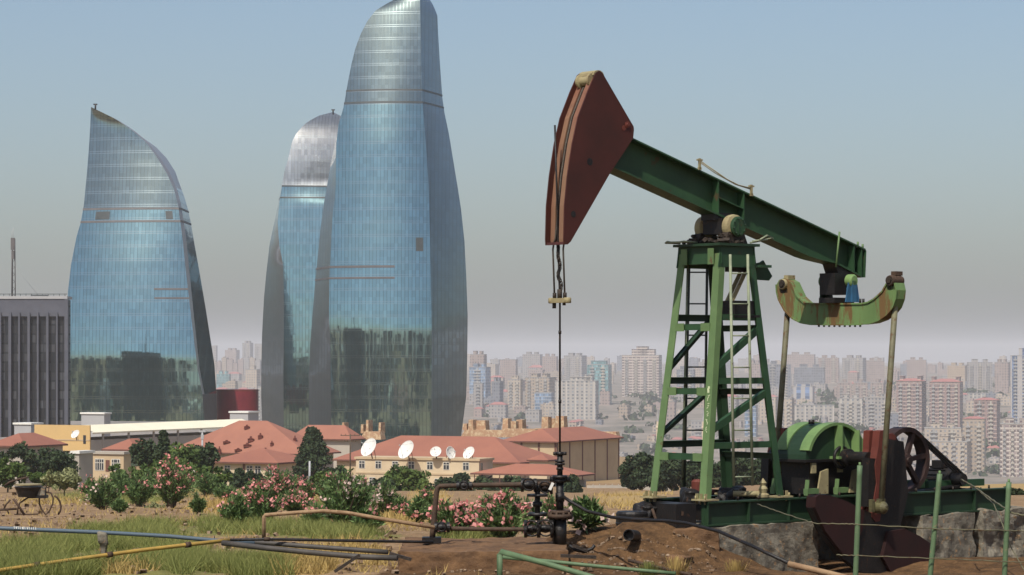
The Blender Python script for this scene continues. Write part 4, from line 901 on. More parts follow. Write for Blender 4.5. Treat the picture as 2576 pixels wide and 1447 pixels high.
def botz(x):
    for a, b_ in zip(bot, bot[1:]):
        if x <= b_[0]: return a[1] + (b_[1] - a[1]) * (x - a[0]) / (b_[0] - a[0])
    return bot[-1][1]
mb = MB(); xa, xb = q(1808, 490, -.19).x, q(1872, 520, -.19).x
for x in (xa, xb): part(MB().prism([(x - .012, botz(x)), (x + .012, botz(x)), (x + .012, topz(x)), (x - .012, topz(x))], 'y', -.19, .19), 'stiffener', M['green'], WB)
mb.bar((xa, -.1, (topz(xa) * .5 + botz(xa) * .5)), (xb, -.1, (topz(xb) * .5 + botz(xb) * .5)), .18, .02)
xe = top[1][0] - .1
part(mb, 'stiffener', M['green'], WB); mb = MB()
for x in (xe, xe - .22): part(MB().prism([(x - .012, botz(x)), (x + .012, botz(x)), (x + .012, topz(x)), (x - .012, topz(x))], 'y', -.19, .19), 'stiffener', M['green'], WB)
mb.prism([(xe + .07, bot[-1][1] - .03), (xe + .09, bot[-1][1] - .03), (xe + .12, topz(xe + .1)), (xe + .1, topz(xe + .1))], 'y', -.2, .2); part(mb, 'stiffener', M['green'], WB)
mb = MB()
pts_ = [q(1760, 416, -.2), q(1890, 482, -.2)]
for p in pts_: mb.box(p + Vector((0, .0, .03)), (.05, .03, .20)); mb.box(p + Vector((0, 0, .1)), (.14, .03, .03)); mb.box(p + Vector((0, .0, -.06)), (.08, .03, .05))
mb.tube([pts_[0] + Vector((0, 0, .09)), q(1830, 452, -.2), q(1858, 466, -.2), pts_[1] + Vector((0, 0, .06))], .012, 6)
mb.tube([pts_[0] + Vector((0, 0, .06)), q(1800, 436, -.2), q(1850, 464, -.2), pts_[1] + Vector((0, 0, .04))], .01, 6); part(mb, 'lubrication_line', M['tan_metal'], WB)
mb = MB(); mb.tube([q(2112, 583, -.23), q(2103, 672, -.23)], .02, 6)
part(mb, 'tail_rod', M['green_light'], WB)
for u, v in ((2158, 608), (2170, 614)): part(MB().cyl(q(u, v + 12, -.1), q(u, v, -.1), .022, n=6), 'tail_bolt', M['green_light'], WB)
# --- horsehead
near = [(1508, 177.5), (1516, 184), (1584, 301), (1594, 318), (1595, 326), (1593, 348), (1535.9, 434.2), (1436, 608), (1428, 615), (1419.5, 615), (1418.6, 600), (1420.6, 516.5), (1427.9, 440.7), (1440.4, 358.5), (1455, 292.7), (1480, 226.8), (1499, 184)]
NP = [xz(q(u, v, -.26)) for u, v in near]
hh_ = MB(); hh_.prism(NP, 'y', -.26, -.235); HH = part(hh_, 'horsehead', M['maroon'])
mb = MB(); mb.prism(NP, 'y', .235, .26); part(mb, 'side_plate', M['maroon'], HH)
arc = [NP[i] for i in (9, 10, 11, 12, 13, 14, 15, 16)]
from bisect import bisect
fine = []
for a, b_ in zip(arc, arc[1:]):
    for k in range(4): fine.append((a[0] + (b_[0] - a[0]) * k / 4, a[1] + (b_[1] - a[1]) * k / 4))
fine.append(arc[-1]); fine = fine[1:]
def strip(y0, y1, inset, name, mat, stop=1.0):
    mb = MB(); L = [(x + inset, z) for x, z in fine][:int(len(fine) * stop)]
    for a, b_ in zip(L, L[1:]): mb.face([(a[0], y0, a[1]), (a[0], y1, a[1]), (b_[0], y1, b_[1]), (b_[0], y0, b_[1])])
    for y in (y0, y1):
        for a, b_ in zip(L, L[1:]): mb.face([(a[0], y, a[1]), (b_[0], y, b_[1]), (b_[0] + .1, y, b_[1]), (a[0] + .1, y, a[1])])
    return part(mb, name, mat, HH)
strip(-.233, -.07, .045, 'rope_track', M['track'], .97); strip(.12, .233, .11, 'rope_track', M['track'], .97); strip(-.068, .118, .14, 'track_groove', M['black_metal'], .97)
mb = MB(); mb.prism([NP[8], NP[9], (NP[9][0] + .02, NP[9][1] + .05), (NP[8][0], NP[8][1] + .05)], 'y', -.233, .233); part(mb, 'bottom_plate', M['maroon'], HH)
b2 = [(p[0] - .03, p[1] - .0) for p in (NP[5], NP[6], NP[7])]; mb = MB()
for a, b_ in zip(b2, b2[1:]): mb.prism([a, b_, (b_[0] - .02, b_[1]), (a[0] - .02, a[1])], 'y', -.233, .233)
part(mb, 'rear_plate', M['maroon'], HH)
pc = q(1476, 204, 0); mb = MB(); mb.lathe(pc - Vector((0, .17, 0)), (0, 1, 0), [(.03, 0), (.13, 0), (.13, .04), (.09, .06), (.09, .28), (.13, .30), (.13, .34), (.03, .34)], 22); part(mb, 'pulley', M['tan_metal'], HH)
mb = MB()
for i in range(7): a_ = R(165 - i * 25); mb.box(q(1487, 193, 0) + Vector((.10 * math.cos(a_), 0, .07 * math.sin(a_))), (.06, .42, .04), Matrix.Rotation(-a_, 3, 'Y'))
part(mb, 'pulley_cover', M['tan_metal'], HH)
for (u, v, r_) in ((1484, 407, 8), (1442.5, 539, 7)):
    c = q(u, v, -.262); mb = MB(); mb.lathe(c, (0, -1, 0), [(0, .002), (r_ / 134, .002), (r_ / 134 * 1.15, .0)], 20); part(mb, 'plate_hole', M['black_metal'], HH)
c = q(1578, 314, -.27); mb = MB(); mb.lathe(c, (0, -1, 0), [(0, .03), (.03, .03), (.035, .015), (.06, .012), (.06, 0)], 16); mb.lathe(q(1570, 322, -.262), (0, -1, 0), [(0, .01), (.05, .008), (.05, 0)], 12); part(mb, 'hinge_pin', M['red_rust'], HH)
# --- bridle and rod
zb = q(1408, 754, 0).z
ra = [(x + .10, z) for x, z in fine]
for y in (-.14, .14):
    L = [Vector((x, y * max(.25, 1 - i_ * .12), z)) for i_, (x, z) in enumerate(ra[:-3])]; x0 = L[0].x; L = [Vector((q(1408, 754, 0).x, y, zb + .02)), Vector((x0 - .02, y, L[0].z - .1))] + L
    mb = MB(); mb.tube(L, .017, 8); part(mb, 'bridle_rope', M['rope'])
# chain
mb = MB(); c0, c1 = q(1404, 616, 0), q(1410, 752, 0)
for i in range(22):
    t_ = i / 21; c = c0.lerp(c1, t_) + Vector((.015 * math.sin(i * .9), .02 * math.sin(i * .7), 0)); mb.torus(c, .03, .012, (1, .3, 0) if i % 2 else (0, 1, .2), 10, 5, 1, 1.35)
part(mb, 'chain', M['grime'])
mb = MB(); cb_ = q(1408, 756, 0); mb.box(cb_, (.12, .46, .085)); 
for y in (-.21, .21): mb.cyl(cb_ + Vector((0, y, -.05)), cb_ + Vector((0, y, .05)), .07, n=12)
cbr = part(mb, 'carrier_bar', M['tan_metal'], bevel=.012)
mb = MB()
for y in (-.14, .14): mb.cyl(cb_ + Vector((0, y, .04)), cb_ + Vector((0, y, .14)), .035, n=8)
mb.cyl(cb_ + Vector((0, .15, -.14)), cb_ + Vector((0, .15, -.04)), .035, n=8); mb.cyl(cb_ + Vector((0, -.12, -.09)), cb_ + Vector((0, -.12, -.04)), .03, n=8); mb.cyl(cb_ + Vector((0, 0, .03)), cb_ + Vector((0, 0, .2)), .045, n=8); part(mb, 'rope_clamp', M['grime'], cbr)
mb = MB(); rr_ = [q(1399, 315, 0), q(1404, 480, 0), q(1407, 615, 0), q(1408.5, 756, 0), q(1408.5, 1150, 0)]
for p in rr_[:3]: p.x -= .03
mb.tube(rr_, .0175, 8)
for v in (836, 1010): c = q(1408.5, v, 0); mb.cyl(c - Vector((0, 0, .03)), c + Vector((0, 0, .03)), .027, n=8)
part(mb, 'polished_rod', M['black_metal'])
# --- centre bearings
def cylY(c, r, y0, y1, mat, name, par=None, n=28, prof=None):
    mb = MB(); mb.lathe(Vector((c.x, y0, c.z)), (0, 1, 0), prof or [(0, 0), (r, 0), (r, y1 - y0), (0, y1 - y0)], n); o = part(mb, name, mat, par)
    return o
for yb, yc in ((-.52, -.30), (.22, .44)):
    cbn = q(1858, 570, -.55) if yb < 0 else q(1858, 570, -.55); L = yc - yb
    o = cylY(cbn, .22, yb, yc, M['tan_metal'], 'centre_bearing', prof=[(0, 0), (.15, 0), (.15, .02), (.225, .05), (.235, L / 2), (.225, L - .03), (.15, L), (0, L)])
    mb = MB(); mb.prism([(cbn.x - .3, HT + .03), (cbn.x + .3, HT + .03), (cbn.x + .2, cbn.z - .1), (cbn.x - .2, cbn.z - .1)], 'y', yb + .03, yc - .03)
    for _ in range(26): s = rnd.uniform(.02, .06); mb.box((cbn.x - .2 + rnd.uniform(-.12, .1), rnd.uniform(yb, yc), HT + .04 + rnd.random() * .16), (s, s, s), Matrix.Rotation(rnd.random() * 3, 3, 'X'))
    part(mb, 'bearing_pedestal', M['grime'], o)
    if yb < 0:
        mb = MB(); mb.lathe(Vector((cbn.x, yb - .001, cbn.z)), (0, -1, 0), [(0, .05), (.16, .05), (.19, .03), (.19, 0)], 26); cp = part(mb, 'bearing_cap', M['green'], o)
        mb = MB()
        for k in range(8): a_ = k * math.pi / 4 + .2; mb.cyl(Vector((cbn.x + .15 * math.cos(a_), yb - .04, cbn.z + .15 * math.sin(a_))), Vector((cbn.x + .15 * math.cos(a_), yb - .08, cbn.z + .15 * math.sin(a_))), .017, n=6)
        mb.box((cbn.x, yb - .055, cbn.z - .05), (.05, .02, .17)); part(mb, 'cap_bolt', M['green_dark'], cp)
mb = MB(); mb.box((cbn.x, -.02, cbn.z + .02), (.34, .5, .3)); mb.box((cbn.x - .02, 0, cbn.z + .2), (.5, .36, .14)); part(mb, 'saddle', M['black_metal'])
# --- tail bearing and yoke
xt = q(2108, 700, 0).x
mb = MB(); mb.prism([(xt - .28, botz(xt - .28) + .0), (xt + .3, botz(xt + .3)), (xt + .22, q(2108, 700, 0).z + .1), (xt - .16, q(2108, 700, 0).z + .05)], 'y', -.17, .17); mb.box((xt - .06, 0, q(2108, 715, 0).z), (.50, .40, .42)); mb.box((xt - .04, 0, q(2108, 756, 0).z), (.56, .42, .10)); part(mb, 'tail_saddle', M['black_metal'])
ct = q(2122, 706, -.3)
for s, m_ in ((-1, M['green_lime']), (1, M['green_light'])):
    y0 = -.44 if s < 0 else .26; o = cylY(Vector((xt, 0, ct.z)), .12, y0, y0 + .18, m_, 'tail_bearing', prof=[(0, 0), (.09, 0), (.125, .03), (.125, .15), (.09, .18), (0, .18)])
    mb = MB(); mb.prism([(xt - .2, ct.z - .42), (xt + .2, ct.z - .42), (xt + .11, ct.z), (xt - .11, ct.z)], 'y', y0 + .04, y0 + .07); mb.prism([(xt - .06, ct.z - .42), (xt + .06, ct.z - .42), (xt + .06, ct.z), (xt - .06, ct.z)], 'y', y0, y0 + .16); part(mb, 'bearing_foot', M['blue_paint'] if s < 0 else M['green_dark'], o)
xf = xt - .14
YK = [(1953.6, 716), (1955, 735), (1959.8, 754), (1974.4, 781), (1995, 802), (2016, 812), (2040, 816), (2074.6, 816.8), (2120, 817), (2162, 816.4), (2190, 813), (2212, 805), (2232, 791), (2246, 774), (2254, 752), (2256, 730), (2252, 712), (2240, 704), (2231, 714), (2220.7, 733), (2200, 752), (2184, 761), (2168.5, 764), (2120.5, 764.5), (2074.6, 764.5), (2024.5, 763), (2005.7, 746), (1994.3, 722), (1989, 710), (1972, 700), (1960, 704)]
YP = [(qx(u, v, xf).y, qx(u, v, xf).z) for u, v in YK]
mb = MB(); mb.prism(YP, 'x', xf, xf + .26); yk = part(mb, 'equalizer_yoke', M['yoke'])
def edge(idx, name):
    mb = MB(); L = [YP[i] for i in idx]
    for a, b_ in zip(L, L[1:]):
        mb.bar((xf - .012, a[0], a[1]), (xf - .012, b_[0], b_[1]), .03, .025, up=(1, 0, 0))
    part(mb, name, M['yoke'], yk)
edge(range(0, 17), 'outer_flange'); edge(range(18, 29), 'inner_flange')
mb = MB()
for k in range(9): c = qx(2060 + k * 13, 820, xf + .08); mb.cyl(c + Vector((0, 0, -.02)), c + Vector((0, 0, .06)), .022, n=6)
for u in (2066, 2164, 2172): c = qx(u, 758, xf + .05); mb.cyl(c + Vector((0, 0, -.05)), c + Vector((0, 0, .05)), .025, n=6)
part(mb, 'yoke_bolt', M['black_metal'], yk)
pinL, pinR = qx(1972, 715, xf), qx(2242, 706, xf)
for p in (pinL, pinR):
    mb = MB(); mb.lathe(p + Vector((-.06, 0, 0)), (1, 0, 0), [(0, 0), (.095, 0), (.105, .03), (.105, .30), (.09, .34), (0, .34)], 20); mb.box(p + Vector((.16, 0, .14)), (.2, .12, .08)); o = part(mb, 'wrist_housing', M['tan_metal'] if p is pinL else M['rust_pipe'])
    mb = MB(); mb.lathe(p + Vector((-.062, 0, 0)), (-1, 0, 0), [(0, .02), (.05, .02), (.05, 0), (.09, 0), (.09, -.01)], 14); mb.box(p + Vector((.1, 0, -.13)), (.2, .2, .09)); part(mb, 'pin_cap', M['grime'], o)
M['pin'] = plain('greasy_cast_metal', (.13, .12, .055), (.07, .06, .03), 4, .55, bp=.4, rust=(.05, .04, .025), rt=.55)
# --- pitmans, cranks
yN, yF = pinR.y, pinL.y
shaft = q(2160, 1152, -.9); wp = q(2216, 1277, yN)
def pit(a, b_, y):
    mb = MB(); mb.tube([a, b_], .058, 10); return part(mb, 'pitman', M['pitman'])
pN = pit(Vector((pinR.x + .15, yN, pinR.z - .1)), wp, yN); wpF = Vector((wp.x, yF, wp.z)); pF = pit(Vector((pinL.x + .15, yF, pinL.z - .1)), wpF, yF)
for p, par in ((wp, pN), (wpF, pF)):
    s = -1 if p.y < 0 else 1; mb = MB(); mb.lathe(p + Vector((0, .1, 0)), (0, -1, 0), [(0, 0), (.12, 0), (.12, .18), (.08, .22), (.04, .26), (0, .26)], 18); mb.box(p + Vector((0, 0, .12)), (.15, .1, .1)); mb.box(p + Vector((-.19, .06, .04)), (.08, .08, .24)); part(mb, 'crank_pin_bearing', M['pin'], par)
yc = -1.0
def yy(L, y): return [xz(q(u, v, y)) for u, v in L]
CR_i = yy([(2178, 1084), (2186, 1082), (2194, 1090), (2192, 1130), (2196, 1180), (2190, 1240), (2186, 1300), (2174, 1312), (2164, 1298), (2166, 1250), (2174, 1215), (2168, 1180), (2176, 1130)], -1.0)
CR_o = yy([(2200, 1084), (2211, 1082), (2216, 1090), (2214, 1130), (2217, 1180), (2210, 1240), (2200, 1310), (2190, 1312), (2180, 1300), (2186, 1250), (2192, 1215), (2188, 1170), (2196, 1125)], -1.2)
WT = yy([(2038, 1250), (2046, 1244), (2076, 1246), (2120, 1262), (2164, 1282), (2235, 1310), (2300, 1346), (2332, 1368), (2326, 1408), (2270, 1440), (2235, 1452), (2160, 1440), (2106, 1398), (2062, 1340), (2036, 1278)], -1.25)
for s, e in ((-1, 0), (1, .26)):
    mb = MB(); mb.prism(CR_o, 'y', s * (1.16 + e), s * (1.34 + e)); cr = part(mb, 'crank', M['red_rust'], bevel=.015)
    mb = MB(); mb.bar((shaft.x, s * (1.22 + e), shaft.z), (wp.x, s * (1.22 + e), wp.z), .2, .3); mb.prism(yy([(2190, 1100), (2250, 1110), (2262, 1240), (2240, 1330), (2190, 1330)], -.9), 'y', s * (1.0 + e), s * (1.14 + e)); part(mb, 'crank_shade_web', M['black_metal'], cr)  # black body behind the arm stands in for the crank's shaded side
    mb = MB(); mb.prism(CR_i, 'y', s * (.94 + e), s * (1.10 + e)); part(mb, 'counterweight', M['red_rust'], cr, bevel=.015)
    mb = MB(); mb.prism(WT, 'y', s * (1.2 + e), s * (1.32 + e)); part(mb, 'counterweight_shade_plate', M['black_metal'], cr, bevel=.02)  # black plate stands in for the deep shadow between the lobes
    for LB in ([(2038, 1250), (2046, 1244), (2076, 1246), (2120, 1262), (2160, 1284), (2156, 1330), (2130, 1396), (2106, 1392), (2062, 1335), (2036, 1276)], [(2222, 1336), (2262, 1330), (2300, 1348), (2332, 1370), (2326, 1408), (2270, 1440), (2230, 1444), (2206, 1400)]): part(MB().prism(yy(LB, -1.25), 'y', s * (1.16 + e), s * (1.40 + e)), 'counterweight', M['maroon_dark'], cr, bevel=.02)
    mb = MB(); mb.prism(yy([(2228, 1093), (2254, 1090), (2262, 1100), (2262, 1180), (2238, 1180), (2226, 1140)], -1.2), 'y', s * (.94 + e), s * (1.12 + e)); part(mb, 'counterweight_block', M['red_rust'], cr, bevel=.015)
    mb = MB(); mb.lathe(Vector((shaft.x, s * .55, shaft.z)), (0, s, 0), [(0, 0), (.17, 0), (.17, .12), (.12, .14), (.12, .62 + e), (0, .62 + e)], 22); part(mb, 'crank_shaft', M['black_metal'], cr)
# --- gearbox
gx0, gx1 = q(1969 + 4, 1156, .38).x, q(2150, 1150, -.38).x + .35
gc = shaft.x - .12; gz = q(2060, 1156, -.38).z; Rg = (q(2134, 1062, -.38).z - gz)
mb = MB(); mb.box((gc + .15, 0, gz / 2 - .01), (1.7, .74, gz - .04)); mb.box((gc + .1, 0, gz - .02), (2.0, .95, .05)); gb = part(mb, 'gearbox', M['black_metal'])
mb = MB()
for x in (-.75, .0, .75):
    for s in (-1, 1): part(MB().box((gc + .1 + x, s * .43, gz - .16), (.12, .05, .2)), 'gearbox_rib', M['tan_metal'], gb)
for x in (-.6, .3): part(MB().prism([(gc + x, .02), (gc + x + .3, .02), (gc + x + .3, .5), (gc + x + .1, .45)], 'y', -.5, -.46), 'gearbox_foot', M['tan_metal'], gb)
def arcp(r, a0, a1, n=22, kx=1.18): return [(gc + .02 + r * kx * math.cos(R(a0 + (a1 - a0) * k / n)), gz + r * math.sin(R(a0 + (a1 - a0) * k / n))) for k in range(n + 1)]
outer = arcp(Rg * .97, 0, 180); mb = MB(); mb.prism(outer + [], 'y', -.36, .36, smooth=False); gg = part(mb, 'gear_guard', M['green_dark'])
for s in (-1, 1):
    mb = MB(); o_, i_ = arcp(Rg * 1.0, 18, 165), arcp(Rg * .92, 18, 165)
    y0, y1 = (-.45, -.20) if s < 0 else (.16, .45)
    for k in range(len(o_) - 1): mb.prism([o_[k], o_[k + 1], i_[k + 1], i_[k]], 'y', y0, y1)
    part(mb, 'guard_rim', M['green_lime'], gg)
mb = MB()
for x in (.02, .5): mb.prism([(gc + x, gz), (gc + x + .42, gz), (gc + x + .02, gz + Rg * (.93 if x < .3 else .78))], 'y', -.50, -.47); mb.prism([(gc + x, gz), (gc + x + .03, gz), (gc + x + .03, gz + Rg * (.93 if x < .3 else .78)), (gc + x, gz + Rg * (.93 if x < .3 else .78))], 'y', -.56, -.36)
mb.box((gc + .38, -.46, gz + .03), (1.0, .3, .05)); part(mb, 'guard_fin', M['green_lime'], gg)
mb = MB(); mb.cyl((gc - .25, 0, gz + Rg * .95), (gc - .25, 0, gz + Rg + .05), .06, n=10); part(mb, 'breather', M['black_metal'], gg)
mb = MB(); mb.torus((shaft.x - .05, -.5, shaft.z), .2, .035, (0, 1, 0), 26, 8); mb.torus((shaft.x - .02, -.56, shaft.z - .02), .13, .03, (0, 1, 0), 20, 8); part(mb, 'oil_seal_ring', M['black_metal'], gb)
for x, y in ((gc - .88, -.45), (gc - .88, .45), (gc - .1, -.5)): mb = MB(); mb.prism([(x, .0), (x + .02, .0), (x + .06, .3), (x + .045, .3)], 'y', y - .05, y + .05); mb.box((x + .15, y, .08), (.3, .12, .1)); part(mb, 'mounting_foot', M['green_light'], gb)
# --- belt wheel and motor
wc = q(2277, 1158, -.55); RW = .66
mb = MB(); y0, y1 = -.62, -.34
prof = [(RW * .86, y0), (RW, y0), (RW, y1), (RW * .86, y1), (RW * .86, y0)]
mb.lathe(Vector((wc.x, 0, wc.z)), (0, 1, 0), prof, 44); wh = part(mb, 'belt_wheel', M['sheave'])
for f_ in wh.data.polygons: f_.use_smooth = False
for k in range(6):
    a_ = R(8 + 60 * k); mb = MB(); d = Vector((math.cos(a_), 0, math.sin(a_))); c = Vector((wc.x, -.55, wc.z)); mb.bar(c + d * .08, c + d * RW * .88, .09, .1, up=(0, 1, 0)); part(mb, 'spoke', M['sheave'], wh)
mb = MB(); mb.lathe(Vector((wc.x, -.68, wc.z)), (0, 1, 0), [(0, 0), (.06, 0), (.07, .03), (.13, .04), (.14, .3), (0, .6)], 18); part(mb, 'hub', M['sheave'], wh)
mb = MB(); mb.cyl((wc.x, -.4, wc.z), (wc.x, .4, wc.z), .07, n=12); mb.box((wc.x, .2, wc.z / 2), (.5, .4, wc.z - .2)); part(mb, 'input_shaft', M['black_metal'])
mc = q(2392, 1205, -.2); mp = q(2413, 1206, -.5)
mb = MB(); mb.lathe(Vector((mc.x, -.32, mc.z)), (0, 1, 0), [(0, 0), (.2, 0), (.27, .05), (.27, .55), (.2, .62), (0, .62)], 22); mb.box((mc.x, 0, mc.z - .24), (.5, .55, .12)); mb.box((mc.x - .12, -.02, mc.z + .3), (.22, .26, .16))
mo = part(mb, 'motor', M['black_metal'])
mb = MB(); 
for k in range(9): a_ = R(20 + k * 20); mb.box((mc.x + .275 * math.cos(a_), .0, mc.z + .275 * math.sin(a_)), (.05, .48, .014), Matrix.Rotation(-a_, 3, 'Y'))
part(mb, 'cooling_fin', M['black_metal'], mo)
mb = MB(); mb.lathe(Vector((mp.x, -.62, mp.z)), (0, 1, 0), [(0, 0), (.12, 0), (.12, .26), (0, .26)], 18); part(mb, 'motor_pulley', M['black_metal'], mo)
mb = MB(); a1, a2 = R(48), R(-100)
pA = Vector((wc.x + RW * math.cos(R(52)), 0, wc.z + RW * math.sin(R(52)))); pB = Vector((mp.x + .12 * math.cos(R(52)), 0, mp.z + .12 * math.sin(R(52)))); pC = Vector((wc.x + RW * math.cos(R(-88)), 0, wc.z + RW * math.sin(R(-88)))); pD = Vector((mp.x, 0, mp.z - .12))
for y in (-.56, -.48, -.40): mb.bar(pA + Vector((0, y, 0)), pB + Vector((0, y, 0)), .035, .03); mb.bar(pC + Vector((0, y, 0)), pD + Vector((0, y, 0)), .035, .03)
part(mb, 'drive_belt', M['black_metal'])
mb = MB(); bx0, bx1 = q(2330, 1238, -.3).x, q(2470, 1236, -.3).x
for y in (-.32, .22): mb.box(((bx0 + bx1) / 2, y, .1), (bx1 - bx0, .1, .14))
part(mb, 'motor_rail', M['green'])
# --- skid
xs0, xs1 = q(1772, 1277, -.78).x, q(2534, 1252, -.78).x
for s in (-1, 1):
    y = s * .78; mb = MB(); mb.box(((xs0 + xs1) / 2, y, -.02), (xs1 - xs0, .2, .03)); mb.box(((xs0 + xs1) / 2, y, -.44), (xs1 - xs0, .2, .03)); mb.box(((xs0 + xs1) / 2, y, -.23), (xs1 - xs0, .02, .39))
    n_ = 8
    for k in range(n_ + 1): x = xs0 + .02 + (xs1 - xs0 - .04) * k / n_; mb.box((x, y, -.23), (.02, .18, .38))
    part(mb, 'skid_beam', M['green_dark'])
for k in range(7):
    x = xs0 + .1 + (xs1 - xs0 - .2) * k / 6; mb = MB(); mb.box((x, 0, -.2), (.12, 1.5, .3)); part(mb, 'skid_cross_member', M['black_metal'])
mb = MB()
for x in np.arange(xs0 + .1, xs1, .0) if False else [xs0 + .25 + .55 * k for k in range(int((xs1 - xs0) / .55))]: mb.cyl((x, -.84, .0), (x, -.84, .07), .02, n=6)
part(mb, 'deck_bolt', M['grime'])
# ================================================================ WELLHEAD
W0 = O + E1 * q(1408.5, 1150, 0).x; YW = W0.y; kW = 1 / ppm(YW)
def wz(v): return (905 - v) * kW
wb_ = Vector((W0.x, YW, G(W0.x, YW) + .1)); WH = empty('wellhead', (W0.x, YW, wz(1374)), 0, 'black flanged wellhead stack under the hanging rod', 'wellhead'); wo = Vector(WH.location)
def wp_(u, v, dy=0): return Vector(((u - 1288) / F * (YW + dy), YW + dy, wz(v))) - wo
def wpart(mb, n, m, par=None): return mb.build(n, m, par or WH)
def flg(mb, v0, v1, r, n=18): mb.cyl((0, 0, wz(v1) - wo.z), (0, 0, wz(v0) - wo.z), r * kW, n=n)
mb = MB(); flg(mb, 1303, 1380, 17); wpart(mb, 'casing', M['black_metal'])
mb = MB(); flg(mb, 1284, 1292, 26); flg(mb, 1293, 1303, 32)
for k in range(10): a_ = k * .628; mb.cyl((28 * kW * math.cos(a_), 28 * kW * math.sin(a_), wz(1306) - wo.z), (28 * kW * math.cos(a_), 28 * kW * math.sin(a_), wz(1288) - wo.z), .02, n=6)
wpart(mb, 'base_flange', M['rust_pipe'])
mb = MB(); flg(mb, 1213, 1290, 9.5); flg(mb, 1240, 1262, 11.5); wpart(mb, 'tubing_body', M['black_metal'])
mb = MB(); flg(mb, 1196, 1204, 19); flg(mb, 1204, 1214, 16)
mb.cyl(wp_(1383, 1206), wp_(1434, 1206), .045, n=8); wpart(mb, 'collar', M['black_metal'])
mb = MB(); flg(mb, 1145, 1200, 7); flg(mb, 1158, 1163, 12); flg(mb, 1165, 1170, 12.5); flg(mb, 1176, 1182, 9); wpart(mb, 'stuffing_box', M['black_metal'])
mb = MB(); flg(mb, 1137, 1146, 9)
for s in (-1, 1): mb.cyl((s * 7 * kW, 0, wz(1141) - wo.z), (s * 17 * kW, 0, wz(1141) - wo.z), .03, n=8)
wpart(mb, 'gland', M['black_metal'])
FL = empty('flowline_loop', P(1100, 1345, YW), 0, 'dark rusty rectangular pipe loop with valves left of the wellhead', 'pipework'); fo_ = Vector(FL.location)
def fp(u, v, dy=0): Y = YW + dy; return Vector(((u - 1288) / F * Y, Y, (905 - v) / F * YW)) - fo_
def fpart(mb, n, m, par=None): return mb.build(n, m, par or FL)
mb = MB(); mb.tube([fp(1396, 1217), fp(1350, 1219), fp(1165, 1221), fp(1106, 1223), fp(1101, 1227), fp(1098, 1240), fp(1089, 1335), fp(1088, 1352)], [.05, .05, .042, .042, .045, .048, .052, .052], 12); fpart(mb, 'riser_pipe', M['rust_pipe'])
mb = MB(); mb.tube([fp(1098, 1329), fp(1200, 1331), fp(1330, 1332), fp(1392, 1330)], .038, 10); fpart(mb, 'lower_pipe', M['rust_pipe'])
mb = MB(); mb.tube([fp(1352, 1222), fp(1352, 1310)], .05, 10); mb.cyl(fp(1352, 1243), fp(1352, 1249), .19, n=16); mb.cyl(fp(1352, 1290), fp(1352, 1298), .17, n=16); mb.cyl(fp(1352, 1262), fp(1352, 1275), .085, n=10); fpart(mb, 'drop_pipe', M['black_metal'])
def valve(u, v, r, name='valve', dy=-.1):
    mb = MB(); c = fp(u, v, dy); mb.lathe(c + Vector((-.14, 0, 0)), (1, 0, 0), [(0, 0), (r * kW, 0), (r * kW, .05), (.06, .06), (.08, .14), (.06, .22), (r * kW, .23), (r * kW, .28), (0, .28)], 16); mb.torus(c + Vector((0, -.16, .02)), r * kW * .9, .016, (.25, 1, .2), 18, 6); mb.cyl(c, c + Vector((0, -.16, .02)), .02, n=6)
    fpart(mb, name, M['black_metal'])
valve(1168, 1222, 11); valve(1330, 1220, 17); valve(1371, 1228, 16, dy=.05); valve(1338, 1330, 22); valve(1372, 1329, 23); valve(1112, 1326, 13)
mb = MB(); mb.box(fp(1387, 1222, -.22), (.05, .03, .14), Matrix.Rotation(R(25), 3, 'Y')); fpart(mb, 'pale_tag', M['white'])
mb = MB(); mb.box(fp(1086, 1358), (.34, .3, .1)); fpart(mb, 'pipe_shoe', M['black_metal'])
# ================================================================ FOREGROUND PIPES
def pipe(name, label, pts, Y, r, mat, cat='pipe', couplings=(), extra=None):
    L = [P(u, v, (Y[i] if isinstance(Y, (list, tuple)) else Y)) for i, (u, v) in enumerate(pts)]; c = L[len(L) // 2].copy(); root = empty(name, c, 0, label, cat)
    mb = MB(); D = []
    for a, b_ in zip(L, L[1:]):
        n_ = max(1, int((b_ - a).length / .6)); D += [a.lerp(b_, k / n_) - c for k in range(n_)]
    D.append(L[-1] - c); mb.tube(D, r, 12, jit=.03); mb.build('tube', mat, root)
    for t_ in couplings:
        i = min(len(D) - 2, int(t_ * (len(D) - 1))); d = (D[i + 1] - D[i]).normalized(); mb = MB(); mb.cyl(D[i] - d * .05, D[i] + d * .05, r * 1.45, n=12); mb.build('coupling', M['rust_pipe'], root)
    return root, c
rp_, cpp = pipe('water_pipe', 'long blue-grey pipe with white lettering running in from the left edge', [(-40, 1327), (0, 1329), (120, 1334), (253, 1339.5), (422, 1349), (549, 1360.6), (640, 1367)], [46.5, 46.5, 46.6, 46.7, 46.9, 47, 47.1], .036, M['blue_pipe'])
mb = MB()
u = 36
